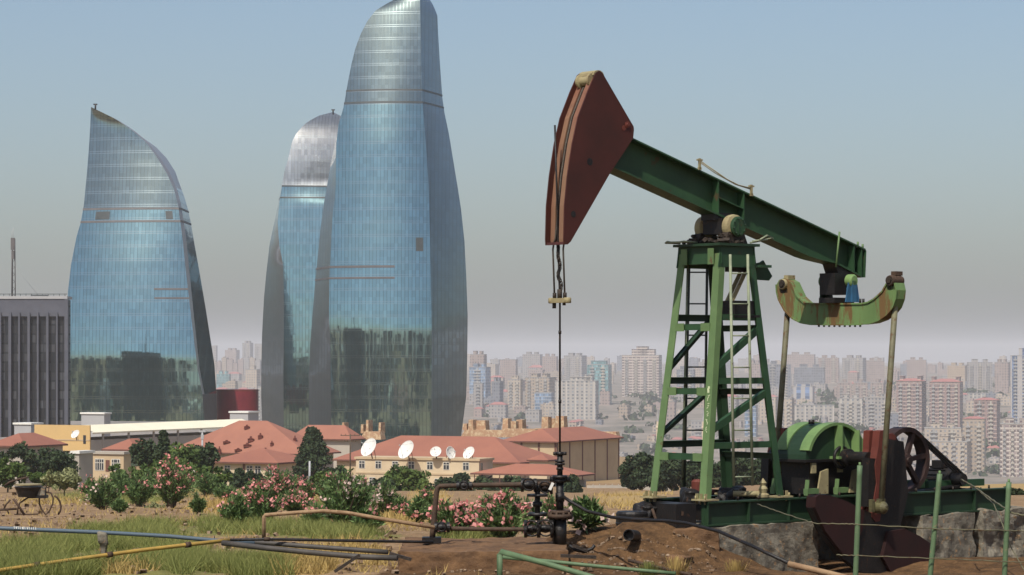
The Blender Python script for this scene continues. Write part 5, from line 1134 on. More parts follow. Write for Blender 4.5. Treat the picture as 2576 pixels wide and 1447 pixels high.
for ch in ((3, 'd'), (4, 'v'), (3, 'd'), (4, 'i'), (5, 'w'), (4, 'i'), (4, 'v'), (4, 'd'), (3, 'i'), (4, 'k'), (3, 'i')):
    a = P(u, 1326.6 + (u - 36) * .045, 46.5) - cpp + Vector((0, -.032, 0)); s = 1 / ppm(46.5)
    def st(x0, z0, x1, z1): mb.bar(a + Vector((x0 * s, 0, z0 * s)), a + Vector((x1 * s, -.003, z1 * s)), .003, 1.5 * s)
    if ch[1] in 'dk': st(0, 3, 1.6, -3.4); st(1.6, 3, .2, .2)
    elif ch[1] == 'v': st(0, 3, 1.5, -3.4); st(1.5, -3.4, 3, 3)
    elif ch[1] == 'w': st(0, 3, 1, -3.4); st(1, -3.4, 2.2, 2); st(2.2, 2, 3.2, -3.4); st(3.2, -3.4, 4.2, 3)
    else: st(.4, 3, .9, -3.4)
    u += ch[0] + 1.6
mb.build('lettering', M['white'], rp_)
pipe('yellow_pipe', 'yellow-brown pipe slanting up from the lower left corner', [(-30, 1441), (0, 1434.5), (183, 1408), (366, 1383), (577, 1358.5)], [44.5, 44.6, 45.2, 46, 46.8], .034, M['yellow_pipe'], couplings=(.3, .62, .9))
pipe('thin_black_pipe', 'thin dark pipe lying level above the two grey pipes', [(560, 1359), (671, 1356.5), (860, 1360), (1047, 1363), (1090, 1364)], [46.8, 46.9, 47.2, 47.6, 47.7], .026, M['black_metal'], couplings=(.22,))
pipe('grey_pipe', 'dark grey pipe in the middle of three running to the dirt ledge', [(600, 1363), (671, 1366), (780, 1375), (976, 1389)], [47.2, 47.1, 46.9, 46.6], .042, M['grey_pipe'])
pipe('lower_grey_pipe', 'thick grey pipe nearest the viewer, sinking into the dirt ledge', [(560, 1366), (671, 1379), (780, 1390), (906, 1401), (1000, 1404)], [46.6, 46.2, 45.9, 45.6, 45.4], .048, M['grey_pipe'])
rb_, cc = pipe('bent_handrail', 'bent rusty handrail pipe on a short post in front of the oleanders', [(664, 1356), (664, 1300), (667, 1296), (740, 1290), (812, 1285.5), (871, 1290), (976, 1308), (1094, 1327)], 48, .035, M['tan_pipe'], 'handrail')
r_, cc = pipe('green_handrail', 'faded green pipe rail sloping down from its short post to the bottom edge', [(1257, 1470), (1257, 1395), (1261, 1388), (1370, 1417), (1473, 1447), (1560, 1474)], [44.4, 44.4, 44.4, 44, 43.6, 43.3], .048, M['green_pipe'], 'handrail')
pipe('fallen_green_pipe', 'faded green pipe lying almost level on the dirt behind the sloping rail', [(1262, 1402), (1379, 1412), (1476, 1422), (1622, 1436), (1700, 1443)], [44.9, 44.8, 44.7, 44.5, 44.4], .032, M['green_pipe'])
pipe('rusty_rod', 'rusty brown rod half buried in the dirt near the bottom edge', [(1582, 1410), (1640, 1424), (1706, 1439), (1740, 1446)], [45.6, 45.2, 44.9, 44.7], .028, M['rust_pipe'])
pipe('orange_pipe_end', 'stubby orange-brown pipe poking out at the bottom under the black hose', [(1984, 1419), (2040, 1432), (2110, 1449), (2160, 1462)], [43.4, 43.2, 43, 42.9], .05, M['tan_pipe'])
pipe('black_hose', 'black hose sagging from the wellhead past the concrete block to the bottom', [(1418, 1250), (1435, 1262), (1476, 1285.6), (1538, 1301), (1601, 1307.5), (1680, 1311), (1726, 1316), (1809, 1337), (1892.5, 1374), (1984, 1417)], [48.3, 48.2, 48, 47.6, 47, 46.4, 46, 45.2, 44.3, 43.4], .03, M['black_metal'], 'hose')
def hoselike(name, label, pts, Y, r, mat, cat): return pipe(name, label, pts, Y, r, mat, cat)
pipe('curled_hose_scrap', 'short curled black scrap of hose on the soil right of the wellhead', [(1432, 1372), (1450, 1384), (1470, 1388), (1490, 1380), (1496, 1371)], 47.3, .03, M['black_metal'], 'hose')
pipe('pipe_on_ledge', 'thin pale pipe lying along the back of the dirt ledge', [(1105, 1363), (1200, 1365), (1300, 1370), (1384, 1372)], [49.5, 49.3, 49, 48.8], .022, M['tan_pipe'])
# ================================================================ FENCE
def fpost(u0, v0, u1, v1, Y, label):
    a = P(u0, v0, Y); b_ = P(u1, v1, Y - .02); d = (b_ - a); b_ = a + d * 1.35; root = empty('fence_post', b_, 0, label, 'fence post', 'green pipe fence posts')
    mb = MB(); n_ = 14; mb.tube([(a + (b_ - a) * k / n_) - b_ for k in range(n_ + 1)], .043, 12, jit=.05); mb.build('shaft', M['green_pipe'], root)
    mb = MB(); mb.cyl(a - b_ + Vector((0, 0, -.02)), a - b_ + Vector((.0, 0, .05)), .02, n=8); mb.build('top_bolt', M['green_light'], root); return root
fpost(2163, 1171, 2152.5, 1447, 43, 'green pipe fence post standing left, before the red counterweights'); fpost(2364, 1192, 2340, 1447, 43.3, 'leaning green pipe fence post in the middle, under the belt wheel'); fpost(2538, 1213, 2527, 1447, 43.6, 'green pipe fence post at the right edge')
def wire(name, label, pts, Ys, r=.0095):
    L = [P(u, v, y) for (u, v), y in zip(pts, Ys)]; c = L[0].copy(); D = []
    for i, (a, b_) in enumerate(zip(L, L[1:])): D += [a.lerp(b_, k / 8) - c + Vector((0, 0, .006 * math.sin(k * 2.3 + i))) for k in range(8)]
    D.append(L[-1] - c); mb = MB(); mb.tube(D, r, 7); o = mb.build(name, M['pitman']); o.location = c
    mb2 = MB()
    tag(o, label, 'wire', 'fence wires'); return o
wire('fence_wire', 'upper fence wire sagging from the skid and running across the posts', [(1905, 1268), (1960, 1288), (2049, 1317), (2120, 1318), (2158, 1319), (2363, 1331), (2533, 1335), (2600, 1336)], [49, 46.5, 43.4, 43, 42.95, 43.25, 43.55, 43.7])
wire('fence_wire', 'lower fence wire near the bottom edge', [(2104, 1396), (2155, 1398), (2360, 1405.5), (2531, 1413), (2600, 1416)], [43, 42.95, 43.2, 43.5, 43.6])
wire('guy_wire', 'slack wire falling from the skid end to the right fence post', [(2418, 1206), (2450, 1224), (2500, 1260), (2545, 1290), (2600, 1302)], [51, 49, 46, 43.6, 43.4], .014)
wire('loose_cable', 'thin dark cable hanging down behind the right fence post', [(2460, 1232), (2500, 1268), (2522, 1320), (2545, 1380), (2580, 1440)], [50, 46, 44, 43.8, 43.5], .01)
# ================================================================ CONCRETE, DEBRIS
import bmesh
def rough(name, label, cat, c, d, mat, amp=.08, cuts=14, rz=0, seed=0, soft=.12, parent=None):
    bm = bmesh.new(); bmesh.ops.create_cube(bm, size=1); bmesh.ops.subdivide_edges(bm, edges=bm.edges[:], cuts=cuts, use_grid_fill=True)
    for v in bm.verts:
        p = Vector((v.co.x * d[0], v.co.y * d[1], v.co.z * d[2])); k = v.co
        e = sorted([abs(k.x), abs(k.y), abs(k.z)])
        if e[1] > .42: p *= 1 - soft * (e[1] - .42) * 1.5
        s = Vector((seed * 7.1, seed * 3.3, 0)); n_ = k.normalized()
        p += n_ * (amp * mnoise.noise(p * 1.6 + s) + amp * .6 * mnoise.noise(p * 4.5 + s) + amp * .3 * mnoise.noise(p * 11 + s)); v.co = p
    me = bpy.data.meshes.new(name); bm.to_mesh(me); bm.free(); me.materials.append(mat); o = bpy.data.objects.new(name, me); COL.objects.link(o); o.location = c; o.rotation_euler = (0, 0, rz)
    if parent: o.parent = parent
    if label: tag(o, label, cat)
    return o
def Wl(x, y, z): return O + E1 * x - E2 * y + Vector((0, 0, z))
def pier(u0, u1, label, seed, yl=-.95, zt=-.46, amp=.055, dep=1.0, ym=None):
    x0, x1 = q(u0, 1360, yl).x, q(u1, 1360, yl).x; return rough('concrete_pier', label, 'concrete block', Wl((x0 + x1) / 2, yl + dep / 2, zt - .95), (x1 - x0, dep, 1.9), M['stone'], amp, 24, AZ, seed, .03)
pier(1792, 2062, 'crumbling grey concrete block under the front of the green skid', 1)
pier(2322, 2452, 'dark cracked concrete block behind the leaning fence post', 2)
pier(2474, 2640, 'rough concrete block at the right edge under the skid end', 3, amp=.13)
rough('concrete_pier', 'far concrete footing in the shadow under the gearbox', 'concrete block', Wl(1.9, .95, -1.4), (4.6, .7, 1.8), M['stone'], .08, 14, AZ, 5)
rough('concrete_slab', 'soil-stained concrete ledge carrying the wellhead', 'concrete slab', Vector((-.5, 48.55, -3.62)), (2.95, 3.6, .62), M['slab'], .05, 26, 0, 8, .05)
for k_, (x_, y_, z_, w_, d_, h_, lab_) in enumerate(((3.35, 49.45, -3.34, .8, .6, .5, 'broken brown clod leaning on the concrete block'), (3.0, 48.3, -3.62, .4, .35, .2, 'little brown clod at the foot of the bank'))):
    rough('earth_clod', lab_, 'clod', Vector((x_, y_, z_)), (w_, d_, h_), M['slab'], .08, 14, k_ * 1.1, 40 + k_, .4)
mb = MB(); a_ = P(1582, 1346, 48.3); mb.lathe((0, 0, 0), (-.3, -1, .1), [(.09, .02), (.105, .02), (.105, -.5), (.09, -.5), (.09, .02)], 18); mb.lathe((0, 0, 0), (-.3, -1, .1), [(0, -.1), (.09, -.1)], 18); o = mb.build('buried_pipe_mouth', M['black_metal']); o.location = a_; tag(o, 'black open mouth of a pipe buried in the dirt mound', 'pipe')
for (u0, v0, u1, v1, Y, w_, lab) in ((842, 1438, 905, 1396, 45.2, .14, 'dark broken plank leaning at the left end of the dirt ledge'), (980, 1392, 1035, 1408, 46, .12, 'dark plank stub lying where the grey pipes end'), (1410, 1398, 1500, 1402, 46, .1, 'dark tarry strip of rubber on the soil below the wellhead'), (1440, 1372, 1478, 1386, 47.2, .08, 'short dark slat beside the curled hose')):
    a, b_ = P(u0, v0, Y), P(u1, v1, Y); mb = MB(); c = (a + b_) / 2; mb.bar(a - c, b_ - c, w_, .05); o = mb.build('scrap_plank', M['grime'], bevel=.008); o.location = c; tag(o, lab, 'scrap')
# oily bits around the skid nose
mb = MB()
sk = empty('scrap_drum', Wl(-1.7, .5, -.45), 0, 'black oily drum and plates left of the pump skid', 'drum')
mb.lathe((0, 0, 0), (0, 0, 1), [(0, -.6), (.3, -.6), (.3, .0), (.31, .02), (.3, .04), (.3, .2), (.27, .24), (0, .22)], 22); mb.build('body', M['black_metal'], sk)
for z_ in (.12, -.2): MB().torus((0, 0, z_), .3, .02, (0, 0, 1), 22, 6).build('rim', M['grime'], sk)
c = Wl(-1.5, -.5, -.3); sb_ = empty('junction_box', c, AZ, 'black steel box before the skid with a leaning rod', 'box'); mb = MB(); mb.box((0, 0, 0), (.5, .5, .55)); mb.build('case', M['black_metal'], sb_, .01)
mb = MB(); mb.cyl((-.3, .1, -.3), (-.52, .1, .18), .025, n=8); mb.box((-.1, -.26, .1), (.05, .01, .08)); mb.build('rod', M['rust_pipe'], sb_)
c = Wl(-.15, .35, .14); rc_ = empty('red_canister', c, 0, 'small red canister standing between the pump tower legs', 'canister'); mb = MB(); mb.lathe((0, 0, 0), (0, 0, 1), [(0, -.1), (.11, -.1), (.12, -.06), (.12, .16), (.09, .2), (0, .21)], 18); mb.build('body', M['red_rust'], rc_)
mb = MB(); mb.tube([(-.08, 0, .18), (-.1, 0, .26), (0, 0, .3), (.09, 0, .24)], .015, 6); mb.build('handle', M['black_metal'], rc_)
for k, (x, y, lab) in enumerate(((-.55, -.1, 'dark heap of greasy rope and iron inside the tower base, left'), (.55, .2, 'dark heap of greasy iron inside the tower base, right'), (-1.1, .7, 'dark scrap heap just left of the tower foot'))):
    o = rough('scrap_heap', lab, 'scrap', Wl(x, y, .02 if k < 2 else -.25), (.5, .45, .26) if k < 2 else (.3, .3, .2), M['black_metal'], .14, 10, k, 20 + k, .5)
c = Wl(.62, -.62, .02); vz = empty('brass_valve', c, 0, 'dusty yellow-green valve on the skid beside the middle leg', 'valve'); mb = MB(); mb.lathe((0, 0, 0), (0, 0, 1), [(0, 0), (.12, 0), (.12, .05), (.07, .08), (.09, .16), (.05, .22), (.07, .27), (.02, .34), (0, .36)], 14); mb.cyl((-.55, .1, .06), (.0, 0, .06), .055, n=10); mb.build('body', M['tan_metal'], vz)
# rusty frame with hoops on the left
Yf = 110; b0 = P(70, 1300, Yf); fr = empty('rusty_cart_frame', b0, 0, 'rusty scrap frame with bent hoops and a pan on top, far left', 'scrap frame'); kf = 1 / ppm(Yf)
def cf(x, y, dy=0): u = x / 8.038 / 1.4907; v = (1780 + y / 8.038) / 1.4907; return Vector(((u - 70) * kf, dy, (1300 - v) * kf))
mb = MB(); mb.tube([cf(1180, 740), cf(1185, 880), cf(1250, 1040), cf(1380, 1210), cf(1490, 1090), cf(1590, 880), cf(1600, 700), cf(1540, 560), cf(1420, 520), cf(1300, 560), cf(1200, 680), cf(1180, 760)], .035, 8); mb.build('hoop', M['rust_pipe'], fr)
mb = MB(); mb.tube([cf(1600, 650, .3), cf(1680, 700, .3), cf(1750, 820, .4), cf(1790, 980, .4), cf(1760, 1130, .4), cf(1700, 1220, .4)], .04, 8); mb.build('hoop', M['rust_pipe'], fr)
mb = MB(); mb.tube([cf(-200, 1090), cf(0, 1060), cf(500, 1030)], .05, 8); mb.tube([cf(310, 760), cf(180, 900), cf(120, 1030)], .035, 8); mb.tube([cf(210, 1050), cf(260, 1180)], .035, 8); mb.tube([cf(400, 730), cf(560, 950), cf(740, 1220)], .05, 8); mb.tube([cf(850, 690), cf(600, 850), cf(540, 1000), cf(520, 1210)], .035, 8); mb.tube([cf(430, 1200), cf(800, 1200), cf(1150, 1190)], .025, 6); mb.build('frame_bar', M['rust_pipe'], fr)
mb = MB(); c = cf(860, 400); mb.lathe(c, (0, 0, 1), [(0, -.38), (.42, -.36), (.5, -.1), (.58, .04), (.56, .06), (0, .02)], 20); mb.box(cf(1150, 660), (.75, .5, .12)); mb.build('pan', M['black_metal'], fr)
mb = MB(); mb.lathe(cf(850, 335), (0, 0, 1), [(0, .02), (.56, .02), (.58, .07), (0, .09)], 20); mb.build('pan_lid', M['tan_metal'], fr)
mb = MB(); mb.box(cf(1170, 530), (.55, .4, .4)); mb.build('grey_block', M['stone'], fr)
mb = MB(); b1 = P(45, 1225, 108); L = [P(u, v, 108) - b1 for u, v in ((12, 1222), (24, 1213), (45, 1206), (70, 1201))]; mb.tube(L, .04, 6); o = mb.build('bent_bar', M['rust_pipe']); o.location = b1; tag(o, 'bent dark bar rising behind the rusty frame', 'scrap')
rough('stone_stub', 'knobbly pale stone prop under the blue pipe', 'stone', P(258, 1368, 46.6), (.11, .14, .34), M['stone'], .10, 10, 0, 31, .5)
# ================================================================ PLANTS
def pal(n): return nr.rand(n)
def oleander(u, vb, hp, wp2, label, fl=0, fcol='flower_pink', nst=None, yoff=0, group='flowering oleander shrubs'):
    c = ground_at(u, vb); k = 1 / ppm(c.y); H, W_ = hp * k, wp2 * k; root = empty('oleander_bush', c, 0, label, 'shrub', group)
    nst = nst or int(34 + wp2 * .4); quads, tones, stems, fq = [], [], MB(), []
    ls = max(.17, min(.32, 2.6 * k * 3.6)); lw = ls * .15
    for i in range(nst):
        a_ = rnd.random() * 6.283; rr = (rnd.random() ** .6); tip = np.array([math.cos(a_) * rr * W_ / 2, math.sin(a_) * rr * W_ / 2, H * (1.02 - .5 * rr ** 2) * rnd.uniform(.55, 1.1)]); base = np.array([tip[0] * .15, tip[1] * .15, 0.])
        mid = base * .5 + tip * .5 + np.array([-tip[0] * .18, -tip[1] * .18, H * .05])
        if i % 2 == 0: stems.tube([base, mid, tip], [.03 * H, .02 * H, .006 * H], 4, cap=False)
        nl = int(28 + 18 * rnd.random())
        for j in range(nl):
            t_ = .18 + .82 * (j / nl) ** .8; p = (1 - t_) ** 2 * base + 2 * t_ * (1 - t_) * mid + t_ * t_ * tip; p = p + nr.normal(size=3) * W_ * .022
            d = nr.normal(size=3) * .55 + np.array([tip[0], tip[1], 0]) / (W_ + .01) * 1.6 + np.array([0, 0, .85]); d /= np.linalg.norm(d); s = np.cross(d, nr.normal(size=3)); s /= np.linalg.norm(s) + 1e-6
            L_ = ls * rnd.uniform(.8, 1.4); w_ = lw * rnd.uniform(.8, 1.2); quads.append([p, p + d * L_ * .5 + s * w_, p + d * L_, p + d * L_ * .5 - s * w_]); tones.append(min(1, max(0, rnd.gauss(.45, .28))))
        if rnd.random() < fl * .62:
            for j in range(10):
                p = tip + nr.normal(size=3) * ls * .55; d = nr.normal(size=3); d /= np.linalg.norm(d); s = np.cross(d, nr.normal(size=3)); s /= np.linalg.norm(s) + 1e-6; f_ = ls * .38; fq.append([p - d * f_, p + s * f_, p + d * f_, p - s * f_])
    stems.build('stem', M['bark'], root); quadmesh('foliage', np.array(quads), M['leaf_ole'], root, col=tones)
    if fq: quadmesh('blossom', np.array(fq), M[fcol], root, col=pal(len(fq)))
    return root
def crown(Hc, W_, D_, z0, n_cl, n_lf, ls, shape='round'):
    V, T = [], []
    for i in range(n_cl):
        d = nr.normal(size=3); d /= np.linalg.norm(d); r_ = rnd.uniform(.35, .95)
        if shape == 'cone': t_ = rnd.random() ** .75; rr = (1 - t_) * .5 + .07; a_ = rnd.random() * 6.283; c = np.array([math.cos(a_) * rr * W_ * rnd.uniform(.5, 1.05), math.sin(a_) * rr * D_ * rnd.uniform(.5, 1.05), z0 + Hc * t_]); cr = W_ * (.13 + .1 * (1 - t_))
        else: c = np.array([d[0] * W_ / 2 * r_, d[1] * D_ / 2 * r_, z0 + Hc * .5 + d[2] * Hc / 2 * r_]); cr = min(W_, Hc) * rnd.uniform(.12, .2)
        if c[2] < .05 * Hc: c[2] = .05 * Hc
        tn = rnd.uniform(.1, .8)
        D2 = nr.normal(size=(n_lf, 3)); D2 /= np.linalg.norm(D2, axis=1)[:, None]; Pp = c + D2 * cr * nr.uniform(.55, 1.08, (n_lf, 1)) * np.array([1, 1, .8])
        a = nr.normal(size=(n_lf, 3)); a /= np.linalg.norm(a, axis=1)[:, None]; b_ = np.cross(a, D2 + nr.normal(size=(n_lf, 3)) * .5); b_ /= np.linalg.norm(b_, axis=1)[:, None] + 1e-6
        s = ls * nr.uniform(.6, 1.3, (n_lf, 1)); V.append(np.stack([Pp - a * s, Pp + b_ * s * .6, Pp + a * s, Pp - b_ * s * .6], 1)); T.append(np.clip(tn + nr.normal(size=n_lf) * .18, 0, 1))
    return np.concatenate(V), np.concatenate(T)
def tree(u, vb, hp, wp2, Y, label, leaf='leaf_dark', shape='round', trunk=.25, name='tree', group='trees of the compound', dens=1., cat='tree', ncl=None):
    c = P(u, vb, Y); k = 1 / ppm(Y); H, W_ = hp * k, wp2 * k; root = empty(name, c, 0, label, cat, group)
    tz = H * trunk; V, T = crown(H - tz, W_, W_ * .85, tz, ncl or int((50 if shape == 'round' else 80) * dens), int(48 * dens), max(.08, min(1.6, 2.6 * k * 1.9)), shape)
    mb = MB(); mb.tube([(0, 0, -1.5), (W_ * .02, 0, tz), (0, 0, H * .75)], [H * .035, H * .028, H * .01], 8)
    for i in range(6): a_ = i * 1.05; mb.tube([(0, 0, tz * (.7 + .1 * i)), (math.cos(a_) * W_ * .3, math.sin(a_) * W_ * .25, tz + (H - tz) * rnd.uniform(.3, .6))], [H * .016, H * .006], 5)
    mb.build('trunk', M['bark'], root); quadmesh('crown', V, M[leaf], root, col=T); return root
# oleanders
oleander(258, 1283, 78, 92, 'oleander with pale flowers left of its twin, nearest the rusty frame', .15, 'flower_white')
oleander(350, 1275, 72, 84, 'dark leafy oleander second from left, almost without flowers', .06)
oleander(432, 1278, 118, 128, 'tall round oleander dotted with pink flowers, left field', .35)
oleander(498, 1293, 50, 36, 'smallest lone oleander on bare soil between the two flowering clumps', 0)
oleander(590, 1322, 76, 78, 'dark reddish oleander left of the handrail post', .12)
oleander(662, 1322, 96, 110, 'sprawling pink oleander directly above the handrail corner', .5)
oleander(738, 1292, 56, 110, 'low mass of bright pink oleander blossom above the bent handrail', .65)
oleander(700, 1262, 84, 120, 'tall dark oleander with a pink top before the white bungalow', .45)
oleander(872, 1335, 142, 150, 'big dense oleander with scattered pale flowers, centre of the field', .14, 'flower_white')
oleander(925, 1345, 60, 70, 'dark low oleander base below the middle of the bent handrail', .05)
oleander(960, 1300, 92, 86, 'dusty oleander with salmon flowers right of the big dense one', .4, 'flower_white')
oleander(800, 1328, 50, 80, 'small oleander with one pink cluster under the handrail', .3)
oleander(1136, 1362, 96, 110, 'pink flowering oleander behind the left part of the pipe loop', .5)
oleander(1200, 1350, 70, 90, 'leafy oleander low behind the pipe loop, its middle', .35)
oleander(1268, 1364, 118, 130, 'tall rosy pink oleander behind the right part of the pipe loop', .5)
oleander(1330, 1350, 90, 80, 'oleander with orange-pink flowers just left of the wellhead', .4, 'flower_white')
oleander(1470, 1340, 70, 90, 'sparse oleander behind the hose right of the wellhead', .1, 'flower_white')
oleander(1050, 1318, 62, 70, 'thin grassy oleander left of the pipe loop', .15)
# shrubs and trees
tree(160, 1232, 56, 108, 250, 'pale grey-green rounded shrub behind the rusty frame', 'leaf_pale', trunk=0, name='pale_shrub', cat='shrub', group=None)
tree(392, 1290, 26, 60, 150, 'tiny pale shrub at the foot of the tall round oleander', 'leaf_pale', trunk=0, name='pale_shrub', cat='shrub', group=None, dens=.6)
tree(60, 1205, 92, 180, 420, 'broad dark tree clump below the peaked red roof, far left', trunk=.1); tree(150, 1215, 78, 110, 400, 'dark thin-leaved tree right of the far-left clump', trunk=.2)
tree(18, 1225, 70, 110, 330, 'green bush at the left edge under the dark trees', 'leaf_mid', trunk=0, cat='shrub', name='bush'); tree(120, 1228, 44, 150, 320, 'low green bush between the dark clump and the pale shrub', 'leaf_mid', trunk=0, cat='shrub', name='bush')
tree(372, 1192, 92, 92, 430, 'dark round-headed tree right of the small tan house', trunk=.15); tree(412, 1182, 98, 44, 425, 'upright dark tree spire in the left tree group', trunk=.1, shape='cone'); tree(462, 1200, 86, 110, 400, 'leafy green tree left of the lamp pole', 'leaf_mid', trunk=.1); tree(512, 1196, 84, 70, 420, 'dark bushy tree beside the lamp pole', trunk=.1)
tree(330, 1225, 62, 140, 330, 'spreading green bush below the small tan house', 'leaf_mid', trunk=0, cat='shrub', name='bush'); tree(430, 1228, 72, 150, 310, 'green bush bank before the dark tree group', 'leaf_mid', trunk=0, cat='shrub', name='bush'); tree(520, 1232, 60, 120, 300, 'green bush right of the bank, under the lamp pole', 'leaf_mid', trunk=0, cat='shrub', name='bush')
tree(787, 1212, 130, 88, 520, 'tall dark pine rising before the wide red roof', shape='cone', trunk=.06, name='pine_tree', dens=1.5)
tree(568, 1216, 32, 46, 420, 'small dark bush before the bungalow, left', trunk=.05, cat='shrub', name='bush'); tree(602, 1226, 44, 40, 410, 'small dark conical tree before the bungalow wall', shape='cone', trunk=.05); tree(640, 1222, 36, 56, 410, 'low dark bush under the bungalow windows', trunk=.05, cat='shrub', name='bush')
tree(846, 1228, 56, 60, 420, 'dark bush right of the pine at its foot', trunk=.05, cat='shrub', name='bush'); tree(880, 1240, 50, 80, 380, 'green leafy bush left of the cream block', 'leaf_mid', trunk=.05, cat='shrub', name='bush'); tree(820, 1245, 60, 90, 330, 'light green bush below the dark pine', 'leaf_mid', trunk=0, cat='shrub', name='bush')
tree(1022, 1275, 102, 150, 380, 'broad domed green tree hiding the middle of the cream block', 'leaf_mid', trunk=.12, dens=1.5); tree(960, 1268, 66, 80, 360, 'dark tree left of the domed green one', trunk=.1)
tree(1140, 1275, 78, 110, 390, 'dark round tree seen through the left of the pipe loop', trunk=.1, dens=1.2); tree(1290, 1290, 92, 130, 400, 'dark spreading tree seen through the right of the pipe loop', trunk=.1, dens=1.3); tree(1215, 1270, 72, 70, 410, 'dark tree between the two seen in the pipe loop', trunk=.1)
tree(1440, 1290, 88, 72, 380, 'dark pointed tree directly right of the wellhead', shape='cone', trunk=.05, dens=1.3); tree(1480, 1300, 44, 80, 330, 'dark low bush behind the hose', trunk=0, cat='shrub', name='bush')
tree(1160, 1215, 24, 44, 520, 'clipped dark bush on the cream block, right', trunk=0, cat='shrub', name='bush')
for u, hh2, lab in ((1612, 84, 'dark dense tree just left of the pump tower'), (1690, 80, 'dark tree seen between the left pump tower legs'), (1770, 74, 'dark tree behind the middle leg of the pump tower'), (1850, 82, 'dark tree seen between the right pump tower legs'), (1925, 76, 'dark tree behind the right leg of the pump tower')):
    tree(u, 1234, hh2 + 6, 116, 430, lab, trunk=.0, dens=2.0)
tree(2380, 1232, 20, 50, 420, 'low dark bush on the yellow field behind the motor', trunk=0, cat='shrub', name='bush'); tree(2430, 1226, 20, 60, 420, 'low dark bush right of the motor on the yellow field', trunk=0, cat='shrub', name='bush'); tree(2545, 1262, 40, 70, 200, 'dark bush at the right edge on the yellow field', trunk=0, cat='shrub', name='bush'); tree(2450, 1252, 26, 60, 200, 'small dark bush above the skid end', trunk=0, cat='shrub', name='bush')
for i, (u, v, h_, w_, f_, lab) in enumerate([(232, 1252, 44, 60, .1, 'green oleander far left behind the pale-flowered one'), (300, 1250, 58, 76, .1, 'leafy oleander in the back row above the first two'), (385, 1247, 62, 80, .25, 'back-row oleander with rosy tips, left of the tall round one'), (455, 1246, 66, 84, .3, 'back-row oleander directly behind the tall round one'), (520, 1250, 58, 70, .1, 'back-row oleander right of the tall round one'), (565, 1262, 40, 60, .05, 'low green oleander before the bungalow, left end'), (300, 1290, 30, 40, 0, 'small sprig between the first two front oleanders'), (830, 1268, 70, 90, .2, 'tall leafy oleander behind the big dense one'), (905, 1262, 60, 80, .15, 'back-row oleander under the cream block corner'), (1005, 1300, 50, 70, .25, 'small oleander with pink dots under the domed tree'), (1072, 1296, 64, 50, .2, 'upright oleander left of the pipe loop riser'), (1240, 1305, 60, 80, .3, 'oleander in the middle of the pipe loop, back row'), (1385, 1325, 70, 70, .3, 'oleander hidden behind the wellhead stack'), (640, 1262, 50, 60, .5, 'small pink oleander left of the tall dark one'), (775, 1262, 46, 60, .3, 'rosy low oleander at the foot of the steel post')]):
    oleander(u, v, h_, w_, lab, f_)
# small weeds in the dirt
for u, v, s, lab in ((1700, 1446, 40, 'pale weed tuft at the bottom centre on the dirt'), (1630, 1444, 30, 'small green weed beside the rusty rod'), (1850, 1446, 34, 'dry weed at the foot of the crumbling block')):
    c = P(u, v + 6, 45.0); root = empty('weed', c, 0, lab, 'weed'); n_ = 260; Vv = []
    for i in range(n_): a_ = rnd.random() * 6.28; h_ = rnd.uniform(.1, .3) * s / 34; p = np.array([math.cos(a_), math.sin(a_), 0]) * rnd.random() * .14; t_ = p * rnd.uniform(1.2, 2.6) + np.array([0, 0, h_]); w2 = np.array([-math.sin(a_), math.cos(a_), 0]) * .009; Vv.append([p - w2, p + w2, t_ + w2 * .3, t_ - w2 * .3])
    quadmesh('blade', np.array(Vv), M['grass'] if 'green' in lab else M['grass_dry'], root, col=pal(n_))
# ================================================================ GRASS
def grassfield(name, label, n, cov, mat, hmin, hmax, wd, thr=.35, u0=-40, u1=1760, v0=1212, v1=1452, clump=0):
    V, T = [], []; tries = 0
    while len(V) < n and tries < n * 14:
        tries += 1; u = rnd.uniform(u0, u1); v = v0 + (v1 - v0) * rnd.random() ** .8; cvr = cover(cov, u, v)
        if cvr <= 0: continue
        Y = 10877 / (v - 1207.5) if v > 1212 else 700
        Y = min(400, max(42.5, Y)); x = (u - 1288) / F * Y
        if x > -2.3 and Y < 62 and cov is GREEN: continue
        nn = .9 * mnoise.noise(Vector((x * .55, Y * .22, 2))) + .8 * mnoise.noise(Vector((x * 1.9, Y * .8, 5)))
        if cvr * .8 + nn * .9 < thr + rnd.random() * .35: continue
        z = G(x, Y); sc = 1 + min(2., (Y - 43) / 60); h_ = rnd.uniform(hmin, hmax) * (1 + .3 * nn) * (1 + .25 * (sc - 1)); a_ = rnd.random() * 6.283; w_ = wd * sc * rnd.uniform(.7, 1.3)
        p = np.array([x, Y, z - .02]); dx = np.array([math.cos(a_), math.sin(a_), 0]) * w_; le = nr.normal(size=2) * h_ * .55; V.append([p - dx, p + dx, p + np.array([le[0], le[1], h_])]); T.append(min(1, max(0, rnd.gauss(.45 + nn * .4, .22))))
    o = quadmesh(name, np.array(V), mat, k=3, col=T); tag(o, label, 'grass', kind='stuff'); return o
grassfield('green_grass', 'thin bright green grass over the soil of the near slope', 90000, GREEN, M['grass'], .08, .36, .008, thr=.68)
grassfield('dry_grass', 'straw-coloured dry grass in patches on the slope', 12000, DRY, M['grass_dry'], .12, .34, .012, u1=2600)
grassfield('sparse_dry_grass', 'scattered straw tufts all over the bare soil', 9000, [(600, 1340, 1200, 170)], M['grass_dry'], .06, .2, .010, thr=.75)
